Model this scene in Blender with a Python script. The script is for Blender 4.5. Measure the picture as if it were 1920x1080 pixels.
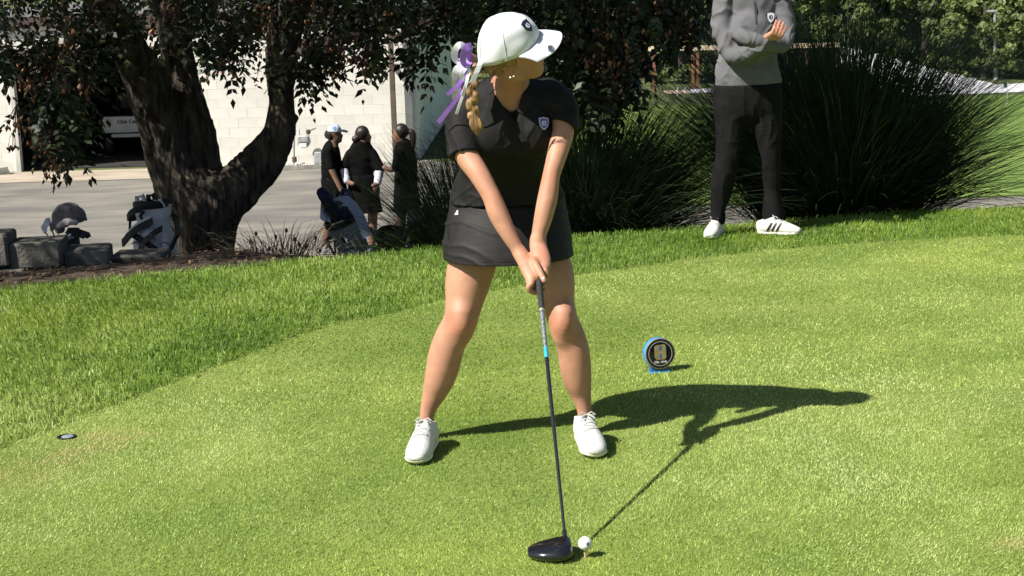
import bpy, math, random
import numpy as np
from mathutils import Matrix, Vector

for _o in list(bpy.data.objects):
    bpy.data.objects.remove(_o)
SC = bpy.context.scene
COL = SC.collection
R = math.radians
rng = np.random.default_rng(7)
random.seed(7)

# ------------------------------------------------------------------ camera
FPX = 3100.0                      # focal length in pixels of the 1920 wide photograph
CAM = np.array([0.0, 0.0, 1.8])
PITCH = math.atan(640.0 / FPX)
ROLL = 0.030
_F = np.array([0.0, math.cos(PITCH), -math.sin(PITCH)])
_R0 = np.array([1.0, 0.0, 0.0])
_U0 = np.array([0.0, math.sin(PITCH), math.cos(PITCH)])
CR = _R0 * math.cos(ROLL) - _U0 * math.sin(ROLL)
CU = _U0 * math.cos(ROLL) + _R0 * math.sin(ROLL)
cam = bpy.data.cameras.new('camera')
cam.sensor_width = 36.0
cam.lens = 36.0 * FPX / 1920.0
cam.clip_start = 0.1
cam.clip_end = 3000.0
camo = bpy.data.objects.new('camera', cam)
COL.objects.link(camo)
M4 = Matrix.Identity(4)
for i in range(3):
    M4[i][0], M4[i][1], M4[i][2], M4[i][3] = CR[i], CU[i], -_F[i], CAM[i]
camo.matrix_world = M4
SC.camera = camo

# ------------------------------------------------------------------ sky, sun, exposure
SUN_EL, SUN_AZ = R(46.5), R(31.0)      # shadows run to +x and a little away from the camera
TOSUN = Vector((-math.cos(SUN_AZ) * math.cos(SUN_EL), -math.sin(SUN_AZ) * math.cos(SUN_EL), math.sin(SUN_EL)))
world = bpy.data.worlds.new('World')
SC.world = world
world.use_nodes = True
wn = world.node_tree
wn.nodes.clear()
sky = wn.nodes.new('ShaderNodeTexSky')
sky.sky_type = 'NISHITA'
sky.sun_disc = False
sky.sun_elevation = SUN_EL
sky.sun_rotation = math.atan2(TOSUN.x, TOSUN.y)
bg = wn.nodes.new('ShaderNodeBackground')
bg.inputs['Strength'].default_value = 0.05
wo = wn.nodes.new('ShaderNodeOutputWorld')
wn.links.new(sky.outputs[0], bg.inputs[0])
wn.links.new(bg.outputs[0], wo.inputs[0])
sun = bpy.data.lights.new('sun', 'SUN')
sun.energy = 5.0
sun.angle = R(0.53)
sun.color = (1.0, 0.95, 0.87)
suno = bpy.data.objects.new('sun', sun)
COL.objects.link(suno)
suno.rotation_euler = (-TOSUN).to_track_quat('-Z', 'Y').to_euler()
suno.location = (-20, -10, 20)
SC.view_settings.view_transform = 'Standard'
SC.view_settings.look = 'None'
SC.view_settings.exposure = 0.85
SC.view_settings.gamma = 1.0
SC.render.engine = 'CYCLES'
SC.cycles.use_denoising = True
SC.cycles.max_bounces = 6
SC.cycles.diffuse_bounces = 3
SC.cycles.transparent_max_bounces = 6


# ------------------------------------------------------------------ photograph geometry
def ray(px, py):
    return _F + ((px - 960.0) / FPX) * CR - ((py - 540.0) / FPX) * CU


def P(px, py, Y):
    """the point at distance Y (metres in front of the camera) seen at a pixel of the photograph"""
    d = ray(px, py)
    return CAM + d * (Y / d[1])


def G(px, py, z=0.0):
    d = ray(px, py)
    return CAM + d * ((z - CAM[2]) / d[2])


def pxm(p):
    """pixels per metre at a point"""
    return FPX / float(np.dot(np.asarray(p) - CAM, _F))


def topx(p):
    q = np.asarray(p, float) - CAM
    w = q @ _F
    return 960 + FPX * (q @ CR) / w, 540 - FPX * (q @ CU) / w


# ------------------------------------------------------------------ numpy value noise
def _hash(i, j, k, s):
    n = (i.astype(np.int64) * 374761393 + j.astype(np.int64) * 668265263 + k.astype(np.int64) * 2147483647 + s * 1274126177) & 0xFFFFFFFF
    n = ((n ^ (n >> 13)) * 1274126177) & 0xFFFFFFFF
    n = ((n ^ (n >> 16)) * 2246822519) & 0xFFFFFFFF
    return ((n ^ (n >> 15)) & 0xFFFF) / 65535.0


def vnoise(x, y, z=None, seed=0):
    x = np.asarray(x, float); y = np.asarray(y, float)
    z = np.zeros_like(x) if z is None else np.asarray(z, float)
    i, j, k = np.floor(x), np.floor(y), np.floor(z)
    u, v, w = x - i, y - j, z - k
    u = u * u * (3 - 2 * u); v = v * v * (3 - 2 * v); w = w * w * (3 - 2 * w)
    r = 0
    for a in (0, 1):
        for b in (0, 1):
            for c in (0, 1):
                r = r + _hash(i + a, j + b, k + c, seed) * (u if a else 1 - u) * (v if b else 1 - v) * (w if c else 1 - w)
    return r * 2 - 1


# ------------------------------------------------------------------ object helpers
def tag(o, label, cat, group=None):
    o['label'] = label
    o['category'] = cat
    if group:
        o['group'] = group
    return o


def adopt(o, parent):
    if parent is not None:
        o.parent = parent
        o.matrix_parent_inverse = PINV.get(parent.name, Matrix.Identity(4))
    return o


PINV = {}


def thing(name, label, cat, loc=(0, 0, 0), group=None):
    o = bpy.data.objects.new(name, None)
    o.empty_display_size = 0.2
    COL.objects.link(o)
    o.location = [float(v) for v in loc]
    PINV[o.name] = Matrix.Translation(-Vector(o.location))
    return tag(o, label, cat, group)


def link(name, me, m=None, parent=None):
    o = bpy.data.objects.new(name, me)
    COL.objects.link(o)
    if m is not None and len(me.materials) == 0:
        me.materials.append(m)
    adopt(o, parent)
    return o


def np_mesh(name, verts, faces, smooth=False):
    """faces: (n,3) or (n,4) integer array"""
    verts = np.ascontiguousarray(verts, dtype=np.float32)
    faces = np.ascontiguousarray(faces, dtype=np.int32)
    me = bpy.data.meshes.new(name)
    n, k = faces.shape
    me.vertices.add(len(verts)); me.vertices.foreach_set('co', verts.ravel())
    me.loops.add(n * k); me.loops.foreach_set('vertex_index', faces.ravel())
    me.polygons.add(n); me.polygons.foreach_set('loop_start', np.arange(0, n * k, k, dtype=np.int32))
    me.polygons.foreach_set('loop_total', np.full(n, k, dtype=np.int32))
    if smooth:
        me.polygons.foreach_set('use_smooth', np.ones(n, dtype=bool))
    me.update(calc_edges=True)
    return me


def set_color(me, col, name='tint'):
    at = me.color_attributes.new(name, 'FLOAT_COLOR', 'POINT')
    c = np.ones((len(me.vertices), 4), np.float32)
    c[:, :3] = col
    at.data.foreach_set('color', c.ravel())


class MB:
    """collects boxes, tubes and lathes into one mesh"""
    def __init__(s):
        s.v = []; s.f = []

    def add(s, verts, faces):
        n = len(s.v)
        s.v.extend([tuple(float(c) for c in p) for p in verts])
        s.f.extend([tuple(int(i) + n for i in f) for f in faces])
        return s

    def box(s, c, size, rz=0.0, M=None, bev=0.0):
        x, y, z = [v / 2.0 for v in size]
        pts = []
        if bev <= 0:
            for sx in (-1, 1):
                for sy in (-1, 1):
                    for sz in (-1, 1):
                        pts.append((sx * x, sy * y, sz * z))
            fs = [(0, 1, 3, 2), (4, 6, 7, 5), (0, 4, 5, 1), (2, 3, 7, 6), (0, 2, 6, 4), (1, 5, 7, 3)]
        else:
            b = min(bev, x * .9, y * .9, z * .9)
            for zz, ins in ((-z, b), (-z + b, 0), (z - b, 0), (z, b)):
                X, Y = x - ins, y - ins
                c8 = [(-X + b, -Y), (X - b, -Y), (X, -Y + b), (X, Y - b), (X - b, Y), (-X + b, Y), (-X, Y - b), (-X, -Y + b)]
                pts += [(p[0], p[1], zz) for p in c8]
            fs = [tuple(range(7, -1, -1)), tuple(range(24, 32))]
            for r in range(3):
                for i in range(8):
                    j = (i + 1) % 8
                    fs.append((r * 8 + i, r * 8 + j, r * 8 + 8 + j, r * 8 + 8 + i))
        if M is None:
            cz, sz_ = math.cos(rz), math.sin(rz)
            pts = [(c[0] + p[0] * cz - p[1] * sz_, c[1] + p[0] * sz_ + p[1] * cz, c[2] + p[2]) for p in pts]
        else:
            M = np.asarray(M, float)
            pts = [np.asarray(c) + M @ np.asarray(p) for p in pts]
        return s.add(pts, fs)

    def tube(s, path, rad, n=8, caps=True, flat=None, up=None):
        path = [np.asarray(p, float) for p in path]
        if not hasattr(rad, '__len__'):
            rad = [rad] * len(path)
        pts = []; prev = np.asarray(up, float) if up is not None else None
        for i, p in enumerate(path):
            t = path[min(i + 1, len(path) - 1)] - path[max(i - 1, 0)]
            t = t / (np.linalg.norm(t) + 1e-9)
            if prev is None:
                prev = np.array([1.0, 0, 0]) if abs(t[0]) < .8 else np.array([0, 1.0, 0])
            u = prev - t * (prev @ t); u /= np.linalg.norm(u) + 1e-9
            if up is None:
                prev = u
            w = np.cross(t, u)
            r = rad[i]; rb = r if flat is None else (flat[i] if hasattr(flat, '__len__') else r * flat)
            for k in range(n):
                a = 2 * math.pi * k / n
                pts.append(p + u * (r * math.cos(a)) + w * (rb * math.sin(a)))
        fs = []
        for i in range(len(path) - 1):
            for k in range(n):
                j = (k + 1) % n
                fs.append((i * n + k, i * n + j, (i + 1) * n + j, (i + 1) * n + k))
        if caps:
            fs.append(tuple(range(n - 1, -1, -1)))
            fs.append(tuple(range((len(path) - 1) * n, len(path) * n)))
        return s.add(pts, fs)

    def lathe(s, c, prof, n=16, axis=(0, 0, 1), squash=1.0):
        """prof: list of (radius, height along axis)"""
        ax = np.asarray(axis, float); ax /= np.linalg.norm(ax)
        u = np.array([1.0, 0, 0]) if abs(ax[0]) < .9 else np.array([0, 1.0, 0])
        u = u - ax * (u @ ax); u /= np.linalg.norm(u); w = np.cross(ax, u)
        c = np.asarray(c, float); pts = []
        for r, h in prof:
            r = max(r, 1e-4)
            for k in range(n):
                a = 2 * math.pi * k / n
                pts.append(c + ax * h + u * (r * math.cos(a)) + w * (r * squash * math.sin(a)))
        fs = []
        for i in range(len(prof) - 1):
            for k in range(n):
                j = (k + 1) % n
                fs.append((i * n + k, i * n + j, (i + 1) * n + j, (i + 1) * n + k))
        fs.append(tuple(range(n - 1, -1, -1))); fs.append(tuple(range((len(prof) - 1) * n, len(prof) * n)))
        return s.add(pts, fs)

    def ell(s, c, rad, M=None, nu=12, nv=8):
        c = np.asarray(c, float); M = np.eye(3) if M is None else np.asarray(M, float)
        pts = []; fs = []
        for i in range(nv + 1):
            th = math.pi * i / nv
            for k in range(nu):
                a = 2 * math.pi * k / nu
                q = np.array([rad[0] * max(math.sin(th), .01) * math.cos(a), rad[1] * max(math.sin(th), .01) * math.sin(a), rad[2] * math.cos(th)])
                pts.append(c + M @ q)
        for i in range(nv):
            for k in range(nu):
                j = (k + 1) % nu
                fs.append((i * nu + k, (i + 1) * nu + k, (i + 1) * nu + j, i * nu + j))
        return s.add(pts, fs)

    def prism(s, poly, depth_vec):
        """poly: ordered 3-D outline; extruded along depth_vec"""
        d = np.asarray(depth_vec, float); n = len(poly)
        pts = [np.asarray(p, float) for p in poly] + [np.asarray(p, float) + d for p in poly]
        fs = [tuple(range(n)), tuple(range(2 * n - 1, n - 1, -1))]
        for i in range(n):
            j = (i + 1) % n
            fs.append((i, i + n, j + n, j))
        return s.add(pts, fs)

    def strip(s, path, widths, side, thick=0.002):
        """a ribbon with thickness; side: direction(s) across"""
        pts = []; fs = []; n = len(path)
        for i, p in enumerate(path):
            p = np.asarray(p, float)
            sd = np.asarray(side[i] if hasattr(side[0], '__len__') else side, float); sd = sd / np.linalg.norm(sd)
            t = np.asarray(path[min(i + 1, n - 1)], float) - np.asarray(path[max(i - 1, 0)], float)
            nn = np.cross(t, sd); nn /= np.linalg.norm(nn) + 1e-9
            w = widths[i] if hasattr(widths, '__len__') else widths
            for a, b in ((-1, -1), (1, -1), (1, 1), (-1, 1)):
                pts.append(p + sd * (a * w / 2) + nn * (b * thick / 2))
        for i in range(n - 1):
            for k in range(4):
                j = (k + 1) % 4
                fs.append((i * 4 + k, i * 4 + j, i * 4 + 4 + j, i * 4 + 4 + k))
        fs.append((3, 2, 1, 0)); fs.append(tuple(range(4 * n - 4, 4 * n)))
        return s.add(pts, fs)

    def mesh(s, name, smooth=False):
        me = bpy.data.meshes.new(name)
        me.from_pydata(s.v, [], s.f)
        if smooth:
            me.polygons.foreach_set('use_smooth', np.ones(len(me.polygons), dtype=bool))
            me.set_sharp_from_angle(angle=R(40))
        me.update()
        return me

    def build(s, name, m, parent=None, smooth=False):
        return link(name, s.mesh(name, smooth), m, parent)


def kind(o, k):
    o['kind'] = k
    return o


def text_mesh(txt, size, extrude=0.0004, bold=0.0):
    cu = bpy.data.curves.new('lettering', 'FONT')
    cu.body = txt; cu.size = size; cu.extrude = extrude; cu.offset = bold
    cu.align_x = 'CENTER'; cu.align_y = 'CENTER'; cu.resolution_u = 3
    ob = bpy.data.objects.new('lettering', cu)
    COL.objects.link(ob)
    dg = bpy.context.evaluated_depsgraph_get()
    me = bpy.data.meshes.new_from_object(ob.evaluated_get(dg))
    bpy.data.objects.remove(ob)
    bpy.data.curves.remove(cu)
    return me


def place_mesh(me, c, ex, ey, ez):
    """bake a flat mesh (lettering) into world coordinates"""
    n = len(me.vertices); co = np.zeros(n * 3, np.float32)
    me.vertices.foreach_get('co', co); co = co.reshape(-1, 3)
    out = np.asarray(c)[None] + co[:, :1] * np.asarray(ex)[None] + co[:, 1:2] * np.asarray(ey)[None] + co[:, 2:3] * np.asarray(ez)[None]
    me.vertices.foreach_set('co', out.astype(np.float32).ravel()); me.update()
    return me


def unit(v):
    v = np.asarray(v, float)
    return v / (np.linalg.norm(v) + 1e-12)


# ------------------------------------------------------------------ materials
MATS = {}


def mat(name, c1, c2=None, rough=0.6, scale=8.0, detail=4.0, bump=0.0, bscale=None, metal=0.0, spec=0.4,
        sheen=0.0, sss=0.0, coat=0.0, mid=(0.35, 0.65), stretch=None, tint=None, transl=0.0, bdist=0.01):
    if name in MATS:
        return MATS[name]
    m = bpy.data.materials.new(name); m.use_nodes = True
    nt = m.node_tree; nt.nodes.clear(); L = nt.links.new
    b = nt.nodes.new('ShaderNodeBsdfPrincipled'); out = nt.nodes.new('ShaderNodeOutputMaterial')
    b.inputs['Roughness'].default_value = rough
    b.inputs['Metallic'].default_value = metal
    b.inputs['Specular IOR Level'].default_value = spec
    if sheen: b.inputs['Sheen Weight'].default_value = sheen; b.inputs['Sheen Roughness'].default_value = .4
    if coat: b.inputs['Coat Weight'].default_value = coat
    if sss:
        b.inputs['Subsurface Weight'].default_value = sss
        b.inputs['Subsurface Radius'].default_value = (0.012, 0.005, 0.003)
        b.inputs['Subsurface Scale'].default_value = 1.0
    tc = nt.nodes.new('ShaderNodeTexCoord'); src = tc.outputs['Object']
    if stretch:
        mp = nt.nodes.new('ShaderNodeMapping'); mp.inputs['Scale'].default_value = stretch
        L(src, mp.inputs['Vector']); src = mp.outputs[0]
    no = nt.nodes.new('ShaderNodeTexNoise'); no.inputs['Scale'].default_value = scale; no.inputs['Detail'].default_value = detail
    L(src, no.inputs['Vector'])
    cr = nt.nodes.new('ShaderNodeValToRGB')
    cr.color_ramp.elements[0].position, cr.color_ramp.elements[1].position = mid
    cr.color_ramp.elements[0].color = (*c1, 1); cr.color_ramp.elements[1].color = (*(c2 or c1), 1)
    L(no.outputs['Fac'], cr.inputs[0]); colour = cr.outputs[0]
    if tint:
        at = nt.nodes.new('ShaderNodeVertexColor'); at.layer_name = tint
        mx = nt.nodes.new('ShaderNodeMix'); mx.data_type = 'RGBA'; mx.blend_type = 'MULTIPLY'; mx.inputs[0].default_value = 1.0
        L(colour, mx.inputs[6]); L(at.outputs[0], mx.inputs[7]); colour = mx.outputs[2]
    L(colour, b.inputs['Base Color'])
    if bump:
        n2 = nt.nodes.new('ShaderNodeTexNoise'); n2.inputs['Scale'].default_value = bscale or scale * 4; n2.inputs['Detail'].default_value = 6
        L(src, n2.inputs['Vector'])
        bp = nt.nodes.new('ShaderNodeBump'); bp.inputs['Strength'].default_value = bump; bp.inputs['Distance'].default_value = bdist
        L(n2.outputs['Fac'], bp.inputs['Height']); L(bp.outputs[0], b.inputs['Normal'])
    sh = b.outputs[0]
    if transl:
        tr = nt.nodes.new('ShaderNodeBsdfTranslucent'); L(colour, tr.inputs[0])
        ms = nt.nodes.new('ShaderNodeMixShader'); ms.inputs[0].default_value = transl
        L(b.outputs[0], ms.inputs[1]); L(tr.outputs[0], ms.inputs[2]); sh = ms.outputs[0]
    L(sh, out.inputs[0])
    MATS[name] = m
    return m


# ------------------------------------------------------------------ signed distance modelling
class SDF:
    def __init__(s, lo, hi, h):
        s.h = h
        s.lo = np.asarray(lo, float) - 3 * h
        n = np.ceil((np.asarray(hi, float) + 3 * h - s.lo) / h).astype(int) + 1
        s.ax = [(s.lo[i] + np.arange(n[i]) * h).astype(np.float32) for i in range(3)]
        s.d = np.full(n, 1.0, np.float32)

    def sl(s, lo, hi):
        r = []
        for i in range(3):
            a = int(max(0, math.floor((lo[i] - s.lo[i]) / s.h))); b = int(min(len(s.ax[i]), math.ceil((hi[i] - s.lo[i]) / s.h) + 1))
            if b <= a:
                return None
            r.append(slice(a, b))
        return tuple(r)

    def xyz(s, sl):
        return s.ax[0][sl[0]][:, None, None], s.ax[1][sl[1]][None, :, None], s.ax[2][sl[2]][None, None, :]

    def merge(s, sl, dn, k, mode):
        a = s.d[sl]
        if mode == 'add':
            if k > 0:
                hh = np.maximum(k - np.abs(a - dn), 0) / k
                s.d[sl] = np.minimum(a, dn) - hh * hh * (k * .25)
            else:
                s.d[sl] = np.minimum(a, dn)
        else:
            s.d[sl] = np.maximum(a, -dn)

    def ell(s, c, rad, B=None, k=0.02, mode='add'):
        c = np.asarray(c, float); B = np.eye(3) if B is None else np.asarray(B, float)   # columns = axes
        m = max(rad) + k + 3 * s.h
        sl = s.sl(c - m, c + m)
        if sl is None: return s
        X, Y, Z = s.xyz(sl); X = X - c[0]; Y = Y - c[1]; Z = Z - c[2]
        q = 0
        for i in range(3):
            q = q + ((X * B[0, i] + Y * B[1, i] + Z * B[2, i]) / rad[i]) ** 2
        s.merge(sl, ((np.sqrt(q) - 1) * min(rad)).astype(np.float32), k, mode)
        return s

    def loft(s, rows, u=CR, k=0.02, sub=4, mode='add'):
        """rows: (point, a, b): half width along u, half depth across"""
        rows = np.array([list(np.asarray(r[0], float)) + [r[1], r[2]] for r in rows])
        pts = []
        n = len(rows)
        for i in range(n - 1):
            p0, p1, p2, p3 = rows[max(i - 1, 0)], rows[i], rows[i + 1], rows[min(i + 2, n - 1)]
            for t in np.arange(sub) / sub:
                pts.append(.5 * ((2 * p1) + (-p0 + p2) * t + (2 * p0 - 5 * p1 + 4 * p2 - p3) * t * t + (-p0 + 3 * p1 - 3 * p2 + p3) * t ** 3))
        pts.append(rows[-1]); pts = np.array(pts)
        pts[:, 3:] = np.maximum(pts[:, 3:], .002)
        pad = pts[:, 3:].max() + k + 4 * s.h
        lo, hi = pts[:, :3].min(0) - pad, pts[:, :3].max(0) + pad
        SL = s.sl(lo, hi)
        if SL is None: return s
        buf = np.full([q.stop - q.start for q in SL], 1.0, np.float32)
        off = np.array([q.start for q in SL])
        u = np.asarray(u, float)
        for i in range(len(pts) - 1):
            c0, c1 = pts[i, :3], pts[i + 1, :3]
            L = np.linalg.norm(c1 - c0)
            if L < 1e-6: continue
            T = (c1 - c0) / L
            uu = u - T * (u @ T); uu /= np.linalg.norm(uu) + 1e-9; w = np.cross(T, uu)
            pd = max(pts[i, 3:].max(), pts[i + 1, 3:].max()) + k + 3 * s.h
            sl = s.sl(np.minimum(c0, c1) - pd, np.maximum(c0, c1) + pd)
            if sl is None: continue
            X, Y, Z = s.xyz(sl); X = X - c0[0]; Y = Y - c0[1]; Z = Z - c0[2]
            t = X * T[0] + Y * T[1] + Z * T[2]
            tc = np.clip(t, 0, L)
            qt = t - tc; f = tc / L
            a = pts[i, 3] + (pts[i + 1, 3] - pts[i, 3]) * f
            b = pts[i, 4] + (pts[i + 1, 4] - pts[i, 4]) * f
            m = np.minimum(a, b)
            qu = (X * uu[0] + Y * uu[1] + Z * uu[2]) / a
            qw = (X * w[0] + Y * w[1] + Z * w[2]) / b
            d = (np.sqrt(qu * qu + qw * qw + (qt / m) ** 2) - 1) * m
            ls = tuple(slice(sl[j].start - off[j], sl[j].stop - off[j]) for j in range(3))
            if any(q.start < 0 for q in ls):
                continue
            v = buf[ls]
            buf[ls] = np.minimum(v, d[:v.shape[0], :v.shape[1], :v.shape[2]].astype(np.float32))
        s.merge(SL, buf, k, mode)
        return s

    def cut(s, p, n):
        """keep the side that n points away from"""
        n = unit(n); X, Y, Z = s.ax[0][:, None, None], s.ax[1][None, :, None], s.ax[2][None, None, :]
        dn = (X - p[0]) * n[0] + (Y - p[1]) * n[1] + (Z - p[2]) * n[2]
        s.d = np.maximum(s.d, dn.astype(np.float32))
        return s

    def disp(s, fn, band=0.03):
        I = np.nonzero(np.abs(s.d) < band)
        s.d[I] += fn(s.ax[0][I[0]], s.ax[1][I[1]], s.ax[2][I[2]]).astype(np.float32)
        return s

    def mesh(s, name):
        d = s.d; ins = d < 0
        n = np.array(d.shape)
        c = np.zeros(n - 1, np.uint8)
        for dx in (0, 1):
            for dy in (0, 1):
                for dz in (0, 1):
                    c += ins[dx:n[0] - 1 + dx, dy:n[1] - 1 + dy, dz:n[2] - 1 + dz]
        act = np.nonzero((c > 0) & (c < 8))
        I = np.stack(act, 1)
        idx = np.full(n - 1, -1, np.int32); idx[act] = np.arange(len(I))
        corner = [(0, 0, 0), (1, 0, 0), (0, 1, 0), (1, 1, 0), (0, 0, 1), (1, 0, 1), (0, 1, 1), (1, 1, 1)]
        val = [d[I[:, 0] + q[0], I[:, 1] + q[1], I[:, 2] + q[2]] for q in corner]
        acc = np.zeros((len(I), 3)); cnt = np.zeros(len(I))
        for a, b in ((0, 1), (2, 3), (4, 5), (6, 7), (0, 2), (1, 3), (4, 6), (5, 7), (0, 4), (1, 5), (2, 6), (3, 7)):
            va, vb = val[a], val[b]
            mk = (va < 0) != (vb < 0)
            t = np.where(mk, va / np.where(mk, va - vb, 1), 0)
            pa, pb = np.array(corner[a], float), np.array(corner[b], float)
            acc += np.where(mk[:, None], pa + (pb - pa) * t[:, None], 0); cnt += mk
        V = s.lo + (I + acc / cnt[:, None]) * s.h
        quads = []
        for ax_ in range(3):
            o1, o2 = (ax_ + 1) % 3, (ax_ + 2) % 3
            lo_sl = [slice(None)] * 3; hi_sl = [slice(None)] * 3
            lo_sl[ax_] = slice(0, -1); hi_sl[ax_] = slice(1, None)
            A, B = ins[tuple(lo_sl)], ins[tuple(hi_sl)]
            e = np.stack(np.nonzero(A != B), 1)
            e = e[(e[:, o1] > 0) & (e[:, o2] > 0) & (e[:, o1] < n[o1] - 1) & (e[:, o2] < n[o2] - 1)]
            fl = A[e[:, 0], e[:, 1], e[:, 2]]
            q = []
            for a, b in ((-1, -1), (0, -1), (0, 0), (-1, 0)):
                f = e.copy(); f[:, o1] += a; f[:, o2] += b
                q.append(idx[f[:, 0], f[:, 1], f[:, 2]])
            q = np.stack(q, 1)
            q[~fl] = q[~fl][:, ::-1]
            quads.append(q)
        Q = np.concatenate(quads); Q = Q[(Q >= 0).all(1)]
        return np_mesh(name, V, Q, True)

    def build(s, name, m, parent=None):
        return link(name, s.mesh(name), m, parent)


# ================================================================== THE SETTING
# ---- outlines on the tee, read off the photograph and laid on the ground plane
_cr = np.array([G(*p)[:2] for p in [(-260, 574), (0, 543), (150, 530), (300, 515), (450, 500), (560, 490), (693, 479), (827, 465), (1070, 445),
                                   (1200, 438), (1320, 428), (1500, 414), (1720, 399), (1920, 389), (2200, 376)]])
_fr = np.array([G(*p)[:2] for p in [(-300, 960), (0, 844), (63, 820), (151, 788), (253, 746), (317, 721), (380, 697), (450, 674), (521, 645), (598, 618),
                                   (693, 598), (827, 565), (1080, 517), (1200, 501), (1300, 486), (1500, 465), (1700, 452), (1920, 442), (2200, 430)]])


def crest(x):
    return np.interp(x, _cr[:, 0], _cr[:, 1])


def fringe(x):
    return np.interp(x, _fr[:, 0], _fr[:, 1])


def zlow(y):
    return np.maximum(-1.46 - 0.03 * y, -4.6)


def zf(x, y):
    x = np.asarray(x, float); y = np.asarray(y, float)
    d = np.maximum(y - crest(x), 0)
    w = np.clip((x + 1.9) / 1.4, 0, 1)
    c1 = .05 + .16 * w
    z = -(c1 * d + .035 * d * d)
    return np.where(y > 60, zlow(y), np.maximum(z, zlow(np.maximum(y, 12))))


def grid_sheet(name, xs, ys, m, dz=0.0, keep=None, fn=None):
    xs = np.asarray(xs, float); ys = np.asarray(ys, float)
    X, Y = np.meshgrid(xs, ys, indexing='ij')
    Z = (fn or zf)(X, Y) + dz
    V = np.stack([X, Y, Z], -1).reshape(-1, 3)
    nx, ny = len(xs), len(ys)
    i, j = np.meshgrid(np.arange(nx - 1), np.arange(ny - 1), indexing='ij')
    a = (i * ny + j).ravel()
    Q = np.stack([a, a + ny, a + ny + 1, a + 1], 1)
    if keep is not None:
        cx = V[Q].mean(1)
        Q = Q[keep(cx[:, 0], cx[:, 1])]
    o = link(name, np_mesh(name, V, Q, True), m)
    return kind(o, 'structure')


M_soil = mat('soil', (.035, .028, .016), (.075, .06, .032), rough=.95, scale=3, detail=8, bump=.8, bscale=40)
M_turfbase = mat('turf_base', (.11, .165, .022), (.18, .225, .045), rough=.9, scale=1.4, detail=8, bump=.5, bscale=120)
M_ground = mat('rough_ground', (.05, .075, .018), (.10, .12, .04), rough=.95, scale=.6, detail=8, bump=.6, bscale=30)
M_asphalt = mat('asphalt', (.125, .120, .108), (.27, .245, .20), rough=.9, scale=1.1, detail=12, bump=.35, bscale=90, stretch=(.7, 1.3, 1), mid=(.36, .80))
M_apron = mat('concrete_apron', (.30, .25, .19), (.42, .36, .28), rough=.9, scale=1.0, detail=8, bump=.2, bscale=60, stretch=(1, 3, 1))
M_green = mat('putting_green', (.12, .20, .035), (.165, .25, .05), rough=.85, scale=.35, detail=6, bump=.2, bscale=60, stretch=(.4, 1, 1))
M_mulch = mat('bark_mulch', (.018, .013, .009), (.075, .05, .03), rough=.95, scale=18, detail=8, bump=1.0, bscale=50)
M_gravel = mat('gravel_bed', (.16, .15, .13), (.5, .48, .44), rough=.9, scale=14, detail=6, bump=1.0, bscale=30)
M_sand = mat('tan_mat', (.42, .33, .22), (.55, .44, .30), rough=.9, scale=2)

gx = np.unique(np.concatenate([np.linspace(-400, -20, 12), np.linspace(-20, -8, 13), np.arange(-8, 10, .25), np.linspace(10, 40, 31), np.linspace(40, 400, 12)]))
gy = np.unique(np.concatenate([np.linspace(-60, 2, 6), np.linspace(2, 8, 10), np.arange(8, 20, .2), np.linspace(20, 60, 41), np.linspace(62, 120, 20), np.linspace(130, 900, 12)]))
grid_sheet('ground', gx, gy, M_ground)
grid_sheet('tee_turf', np.arange(-8, 10, .2), np.arange(-8, 12.4, .1), M_turfbase, .004, keep=lambda x, y: y < crest(x) + .02)
grid_sheet('mulch_bed', np.arange(-8, -1.2, .15), np.arange(8.6, 17, .12), M_mulch, .006, keep=lambda x, y: (y > crest(x) - .02) & (y < 16.2))
grid_sheet('planting_bed', np.arange(-1.2, 10, .2), np.arange(8.6, 17, .15), M_soil, .006, keep=lambda x, y: (y > crest(x) - .02) & (y < 15.2 - .02 * x))
grid_sheet('parking_lot', np.arange(-18, 1.2, .4), np.arange(16, 33.8, .4), M_asphalt, .008)
grid_sheet('cart_path', np.arange(1.2, 60, .4), np.linspace(20.4, 25.2, 9), M_asphalt, .008)
grid_sheet('garage_apron', np.arange(-11.5, -6.6, .3), np.arange(31.9, 34.2, .3), M_apron, .016)
grid_sheet('practice_green', np.arange(1.2, 45, .5), np.arange(25.4, 49, .5), M_green, .010)
grid_sheet('range_mat', np.arange(5.2, 10.5, .5), np.arange(54.2, 56.6, .4), M_sand, .02)

# dry leaves and bark chips lying on the mulch bed: uncountable litter
_n = 2600
lx = rng.uniform(-6, -1.4, _n); ly = crest(lx) + rng.uniform(0.02, 1.9, _n) ** 1.0
la = rng.uniform(0, 6.28, _n); ls = rng.uniform(.006, .020, _n)
lz = zf(lx, ly) + .012
ux = np.stack([np.cos(la), np.sin(la), rng.normal(0, .35, _n)], 1); wx = np.stack([-np.sin(la), np.cos(la), rng.normal(0, .35, _n)], 1)
C0 = np.stack([lx, ly, lz + .006], 1)
V = np.stack([C0 - ux * ls[:, None], C0 - wx * ls[:, None] * .45, C0 + ux * ls[:, None], C0 + wx * ls[:, None] * .45], 1).reshape(-1, 3)
me = np_mesh('leaf_litter', V, np.arange(_n * 4).reshape(-1, 4))
cc = np.array([[.10, .06, .03], [.06, .04, .022], [.17, .11, .06], [.03, .02, .012]])[rng.integers(0, 4, _n)]
set_color(me, np.repeat(cc, 4, 0))
M_litter = mat('dry_leaf', (1, 1, 1), rough=.85, tint='tint')
o = kind(link('leaf_litter', me, M_litter), 'stuff')

# ================================================================== GARAGE BUILDING
WA = R(2.0)
TR = np.array([math.cos(WA), -math.sin(WA), 0.0])       # along the front wall, to the right
NI = np.array([math.sin(WA), math.cos(WA), 0.0])        # into the building
_c = P(777, 300, 34.0)
WO = np.array([_c[0], _c[1], -2.50])                    # front right corner at the ground


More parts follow.
